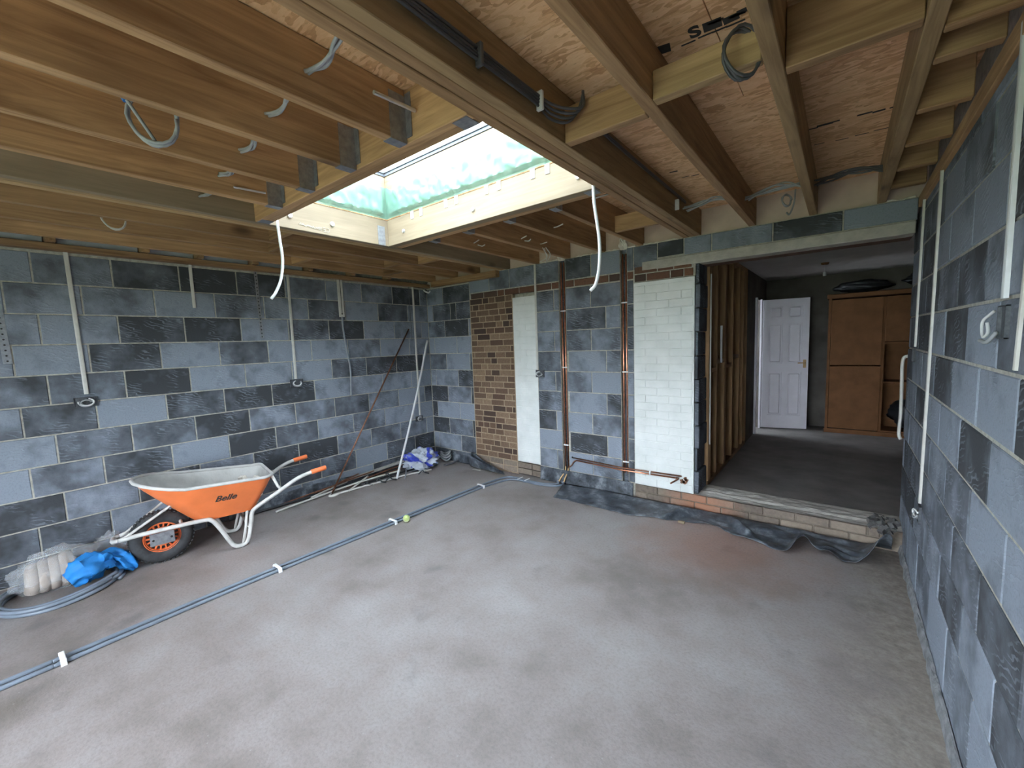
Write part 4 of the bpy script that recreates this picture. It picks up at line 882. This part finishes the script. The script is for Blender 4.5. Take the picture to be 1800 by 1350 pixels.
# ------------------------------------------------------------------ coil, bag and cloth by the wall
ccx, ccy, cr_ = .375, -3.80, .325
m_ = MB(); N = 4*48
pts = []
for i in range(N+1):
    a = 2*math.pi*i/48+1.0; k = i/48; r_ = cr_-.028*(k % 2)+.006*math.sin(a*2+k); pts.append((ccx+r_*math.cos(a)*.96, ccy+r_*math.sin(a), .0145+.027*(k//2)+.004*math.sin(a*3)))
m_.tube(pts, .0135, 8); tag(m_.build('pipe_coil', MAT['grey_plastic'], None, True), 'coil of grey plastic pipe lying on the floor beside the wheelbarrow', 'coil')
def blob(c, s, amp, fr, seed, nu=40, nv=26, flat=True, shape=None):
    m_ = MB(); c = Vector(c)
    def fn(u, v):
        a = 2*math.pi*u; b = math.pi*(v-.5); d = Vector((math.cos(b)*math.cos(a), math.cos(b)*math.sin(a), math.sin(b)))
        r_ = 1+amp*fbm((d.x*fr+seed, d.y*fr, d.z*fr), 1, 4); p = Vector((d.x*s[0]*r_, d.y*s[1]*r_, d.z*s[2]*r_))
        if shape: p = shape(p)
        p = p+c
        if flat: p.z = max(p.z, .003)
        return p
    m_.grid(fn, nu, nv); bm = bmesh.new(); return m_
def weld(o):
    bm = bmesh.new(); bm.from_mesh(o.data); bmesh.ops.remove_doubles(bm, verts=bm.verts[:], dist=.0004); bm.to_mesh(o.data); bm.free(); return o
gl_ = empty('packaged_gloves', (.24, -3.84, 0)); tag(gl_, 'bundle of beige padded gloves in a clear bag by the pipe coil', 'gloves')
for i in range(4):
    m_ = MB(); y = -3.92+i*.052; r_ = .043
    m_.tube(spline([(.33-.01*i, y-.01, .035), (.345, y, .09), (.29, y+.004, .15+.006*i), (.20, y+.01, .155+.01*i), (.13, y+.01, .10)], 5), [r_*.6]+[r_]*19+[r_*.6], 12); m_.build('finger_roll', MAT['beige_foam'], gl_, True)
o = weld(blob((.23, -3.74, .085), (.12, .07, .085), .25, 2.2, 4).build('cuff', MAT['beige_foam'], gl_, True))
o = weld(blob((.215, -3.80, .105), (.18, .215, .15), .30, 2.6, 9, 60, 40).build('polythene_bag', MAT['clear_film'], gl_)); smooth_by_angle(o, 35); pass
o = weld(blob((.12, -3.50, .115), (.085, .10, .115), .4, 3.1, 19, 50, 34).build('polythene_bag', MAT['clear_film'], None)); smooth_by_angle(o, 30); tag(o, 'crumpled clear polythene bag standing against the block wall', 'bag')
o = weld(blob((.23, -3.575, .10), (.05, .06, .03), .4, 4, 31, 24, 16).build('yellow_wrapper', MAT['yellow_net'], None, True)); tag(o, 'small crumpled yellow wrapper behind the blue cloth', 'wrapper')
# blue cloth: a draped ribbon with a knot and a tail over the coil
cl = [(.50, -3.77, .10), (.49, -3.70, .13), (.45, -3.62, .14), (.42, -3.57, .14), (.41, -3.53, .145), (.43, -3.48, .12), (.455, -3.44, .06), (.465, -3.42, .02)]
cw = [.06, .095, .085, .07, .06, .05, .042, .02]; ctr = spline(cl, 7); cwr = [v.x for v in spline([(w, 0, 0) for w in cw], 7)]
def cloth(u, v):
    i = min(int(u*(len(ctr)-1)), len(ctr)-1); p = ctr[i]; w = cwr[i]; a = 2*math.pi*v; sq = 1+.28*math.sin(a*5+u*9)*(.5+u)+.35*fbm((u*6, math.cos(a)*1.2, math.sin(a)*1.2), 1.5)
    d = (ctr[min(i+1, len(ctr)-1)]-ctr[max(i-1, 0)]).normalized(); x = d.cross(Vector((0, 0, 1))).normalized(); uu = x.cross(d)
    q = p+x*(w*math.cos(a)*sq*1.1)+uu*(w*math.sin(a)*sq*.85); q.z = max(q.z, .006); return q
m_ = MB(); m_.grid(cloth, 56, 40); o = weld(m_.build('blue_cloth', MAT['blue_cloth'], None)); smooth_by_angle(o, 50); tag(o, 'bright blue cloth bundled over the edge of the grey pipe coil', 'cloth')
# ------------------------------------------------------------------ leaning rods
tag(MB().tube([(.19, -1.70, .012), (.015, -.36, 1.86)], .0095, 8).build('leaning_pipe', MAT['old_copper'], None, True), 'slim brown copper pipe leaning against the block wall', 'pipe')
tag(MB().tube(spline([(.38, -.965, .014), (.25, -.66, .5), (.12, -.33, 1.1), (.03, -.06, 1.70)]), .0135, 10).build('leaning_pipe', MAT['white_plastic'], None, True), 'pale plastic pipe leaning into the wall corner', 'pipe')
# pile of offcuts
def offcut(name, pts, r, mat, label, grp, n=8): return tag(MB().tube(spline(pts, 6), r, n).build(name, MAT[mat], None, True), label, 'pipe', grp)
wl_, cl_, bl_ = 'white plastic pipe offcut in the heap along the block wall', 'dull copper pipe offcut in the heap along the block wall', 'black hose offcut in the heap along the block wall'
G1, G2, G3 = 'white offcuts in the pipe heap', 'copper offcuts in the pipe heap', 'black offcuts in the pipe heap'
for i, (a, b, r_, mt) in enumerate([((.20, -2.30, .012), (.13, -1.30, .03), .011, 'w'), ((.24, -1.72, .012), (.34, -.98, .014), .011, 'w'), ((.19, -1.55, .045), (.24, -.80, .05), .010, 'w'), ((.28, -1.55, .013), (.16, -1.22, .075), .010, 'w'),
        ((.30, -1.15, .012), (.42, -.62, .014), .011, 'w'), ((.12, -1.9, .014), (.08, -1.45, .06), .012, 'w'), ((.40, -.72, .012), (.46, -.48, .013), .011, 'w'),
        ((.10, -1.85, .05), (.07, -1.02, .09), .009, 'c'), ((.13, -1.80, .062), (.11, -1.1, .10), .009, 'c'), ((.06, -2.25, .015), (.05, -1.6, .05), .009, 'c'), ((.16, -1.7, .075), (.09, -1.3, .115), .008, 'c'), ((.15, -1.5, .02), (.20, -.75, .06), .009, 'c'), ((.20, -1.25, .07), (.17, -.7, .09), .008, 'c'),
        ((.11, -1.4, .03), (.12, -.55, .05), .014, 'b'), ((.22, -1.3, .02), (.30, -.6, .03), .012, 'b'), ((.05, -2.45, .014), (.09, -1.85, .016), .013, 'b')]):
    a, b = Vector(a), Vector(b); mid = (a+b)/2+Vector((R.uniform(-.008, .008), 0, .004))
    mt_, lab, g_ = {'w': ('cream_plastic', wl_, G1), 'c': ('old_copper', cl_, G2), 'b': ('black_plastic', bl_, G3)}[mt]
    offcut('pipe_offcut', [a, mid, b], r_, mt_, lab, g_)
offcut('pipe_elbow', [(.26, -1.66, .014), (.28, -1.72, .014), (.25, -1.76, .014), (.215, -1.72, .014)], .013, 'cream_plastic', 'white plastic elbow at the end of the pipe heap by the leaning copper pipe', None)
for i, (x, y) in enumerate(((.26, -1.32), (.33, -1.18), (.36, -1.05), (.24, -1.0), (.50, -.66))):
    offcut('hose_bracket', [(x-.03, y-.04, .01), (x, y, .05+.02*(i % 2)), (x+.035, y+.01, .03), (x+.05, y+.06, .01)], .008, 'black_plastic', 'small bent dark pipe bracket in front of the offcut heap', 'bent brackets in the heap')
offcut('steel_bar', [(.46, -.90, .012), (.39, -.83, .05), (.32, -.78, .08)], .009, 'galvanised', 'short steel bar crossing behind the foot of the leaning pale pipe', None)
tag(MB().obox((.075, -1.5, .075), (.06, -.62, .10), .05, .022).build('dusty_board', MAT['concrete']), 'dusty grey board lying behind the heap of offcuts', 'board')
# sack
def sk(p): p.z *= 1-.25*abs(p.x)/.2; return p
m_ = blob((.25, -.47, .10), (.19, .24, .155), .42, 2.4, 3.7, 64, 40, True, sk); o = weld(m_.build('plastic_sack', MAT['sack'], None)); smooth_by_angle(o, 28); tag(o, 'crumpled white and blue plastic sack in the wall corner', 'sack')
m_ = MB()
def fold(u, v): 
    x = .22+u*.26; y = -.62+v*.50-.05*u; return (x, y, .012+.09*(1-u)+.02*fbm((x*8, y*8, 4), 1))
for i in range(3):
    a = i*.5; coil_pts = [(.33+.085*math.cos(2*math.pi*k/20+a)*(1-.1*i), -.10+.06*math.sin(2*math.pi*k/20+a), .06+.035*i+.02*math.sin(2*math.pi*k/10+i)) for k in range(21)]
    m_.tube(coil_pts, .010, 8)
tag(m_.build('hose_coil', MAT['grey_cable'], None, True), 'small grey hose coil in the corner behind the sack', 'coil')
tag(MB().tube(spline([(.46, -.26, .012), (.50, -.20, .02), (.53, -.14, .03), (.54, -.07, .05)]), .012, 8).build('hose_piece', MAT['dark_cable'], None, True), 'dark hose piece beside the sack against the membrane', 'hose')
# ------------------------------------------------------------------ old room contents
dr = empty('door_1', (3.66, 3.50, ZO)); dr['kind'] = 'structure'; dr['label'] = 'white six panel door standing open'
dd = Vector((.55, .13, 0)).normalized(); dq = Matrix((dd, Vector((-dd.y, dd.x, 0)), Vector((0, 0, 1)))).transposed().to_4x4(); dq.translation = (3.665, 3.49, ZO)
DW, DH = .60, 1.965
xs_ = [0, .085, .265, .335, .515, DW]; zs_ = [0, .20, .86, 1.0, 1.60, 1.68, 1.86, DH]
m_ = MB(); m_.T = dq; m_.box(0, DW, .022, .04, 0, DH)
for a, b in ((0, .085), (.265, .335), (.515, DW)): m_.box(a, b, 0, .0225, 0, DH)
for a, b in ((0, .20), (.86, 1.0), (1.60, 1.68), (1.86, DH)):
    m_.box(.085, .265, 0, .0225, a, b); m_.box(.335, .515, 0, .0225, a, b)
m_.build('leaf', MAT['white_door'], dr)
for a, b in ((.085, .265), (.335, .515)):
    for c_, d_ in ((.20, .86), (1.0, 1.60), (1.68, 1.86)):
        m_ = MB(); m_.T = dq; m_.cbox(a+.018, b-.018, .004, .03, c_+.018, d_-.018, .014); m_.build('panel', MAT['white_door'], dr)
m_ = MB(); m_.T = dq; m_.cbox(.535, .572, -.006, 0, .93, 1.05, .002); m_.tube([(.553, -.005, 1.005), (.553, -.045, 1.005), (.545, -.05, 1.005), (.46, -.048, 1.003)], .008, 8); m_.build('handle', MAT['brass'], dr)
jb = MB().box(3.642, 3.668, 3.40, 3.47, ZO, 2.14).box(3.642, 3.668, 2.95, 3.02, ZO, 2.14); o = jb.build('trim_1', MAT['white_door']); struct(o)
wd = empty('wardrobe', (5.2, 3.8, ZO)); tag(wd, 'dark brown wooden wardrobe with open shelves in the far room', 'wardrobe')
m_ = MB()
for q_ in ((4.47, 4.50, 3.58, 4.0, ZO, 2.08), (5.06, 5.09, 3.6, 4.0, ZO, 2.05), (6.0, 6.03, 3.58, 4.0, ZO, 2.08), (4.47, 6.03, 3.97, 4.0, ZO, 2.08), (5.09, 6.0, 3.6, 3.97, ZO+.04, ZO+.07), (5.09, 6.0, 3.6, 3.97, .88, .91), (5.09, 6.0, 3.6, 3.97, 1.42, 1.45)): m_.box(*q_)
m_.build('carcass', MAT['wardrobe_wood'], wd)
MB().cbox(4.45, 6.05, 3.55, 4.0, 2.08, 2.14, .008).build('cornice', MAT['wardrobe_wood'], wd)
MB().cbox(4.505, 5.06, 3.578, 3.598, ZO+.06, 1.12, .003).build('door', MAT['wardrobe_wood'], wd); MB().cbox(4.505, 5.06, 3.578, 3.598, 1.14, 2.06, .003).build('door', MAT['wardrobe_wood'], wd); MB().cbox(5.09, 6.0, 3.578, 3.598, 1.46, 2.06, .003).build('door', MAT['wardrobe_wood'], wd); MB().cbox(4.46, 6.04, 3.565, 3.60, ZO-.01, ZO+.05, .003).build('plinth', MAT['wardrobe_wood'], wd)
for (c, s_, lab) in (((4.83, 3.78, 2.215), (.30, .16, .085), 'black bag lying on the wardrobe nearest the white door'), ((5.62, 3.78, 2.25), (.33, .17, .12), 'taller black bag lying on the wardrobe away from the door')):
    o = weld(blob(c, s_, .25, 2.2, c[0], 40, 26, False).build('black_bag', MAT['black_plastic'], None, True)); tag(o, lab, 'bag')
    o.location.z = 2.142
tag(MB().cbox(5.35, 5.62, 3.66, 3.9, .913, 1.16, .006).build('storage_box', MAT['frame_grey']), 'grey storage box on the middle wardrobe shelf', 'box')
o = weld(blob((5.45, 3.78, .45), (.28, .15, .20), .2, 2, 5, 40, 26, False).build('black_bag', MAT['black_plastic'], None, True)); tag(o, 'black bag on the bottom wardrobe shelf', 'bag'); o.location.z = ZO+.072
lr = empty('ceiling_rose', (4.44, 2.6, 2.44)); tag(lr, 'small dark ceiling rose with bulb holder in the far room', 'light fitting')
MB().lathe([(.0, 0), (.045, 0), (.035, -.022), (.0, -.024)], (4.44, 2.6, 2.469), UP, 16).build('rose', MAT['wardrobe_wood'], lr)
MB().tube([(4.44, 2.6, 2.445), (4.44, 2.6, 2.36)], .004, 6).build('flex', MAT['white_plastic'], lr); MB().lathe([(0, 0), (.018, 0), (.018, .05), (0, .05)], (4.44, 2.6, 2.31), UP, 12).build('lamp_holder', MAT['white_plastic'], lr)
# drop pipe on the partition
tag(MB().tube([(3.66, .75, 1.34), (3.66, .75, 1.72)], .011, 8).build('stub_pipe', MAT['white_plastic']), 'short white pipe stub on the stud partition', 'pipe')
tag(MB().tube([(3.652, .335, ZO+.40), (3.652, .335, 2.2)], .007, 6).build('edge_bead', MAT['white_plastic']), 'thin white bead along the edge of the stud partition', 'bead')
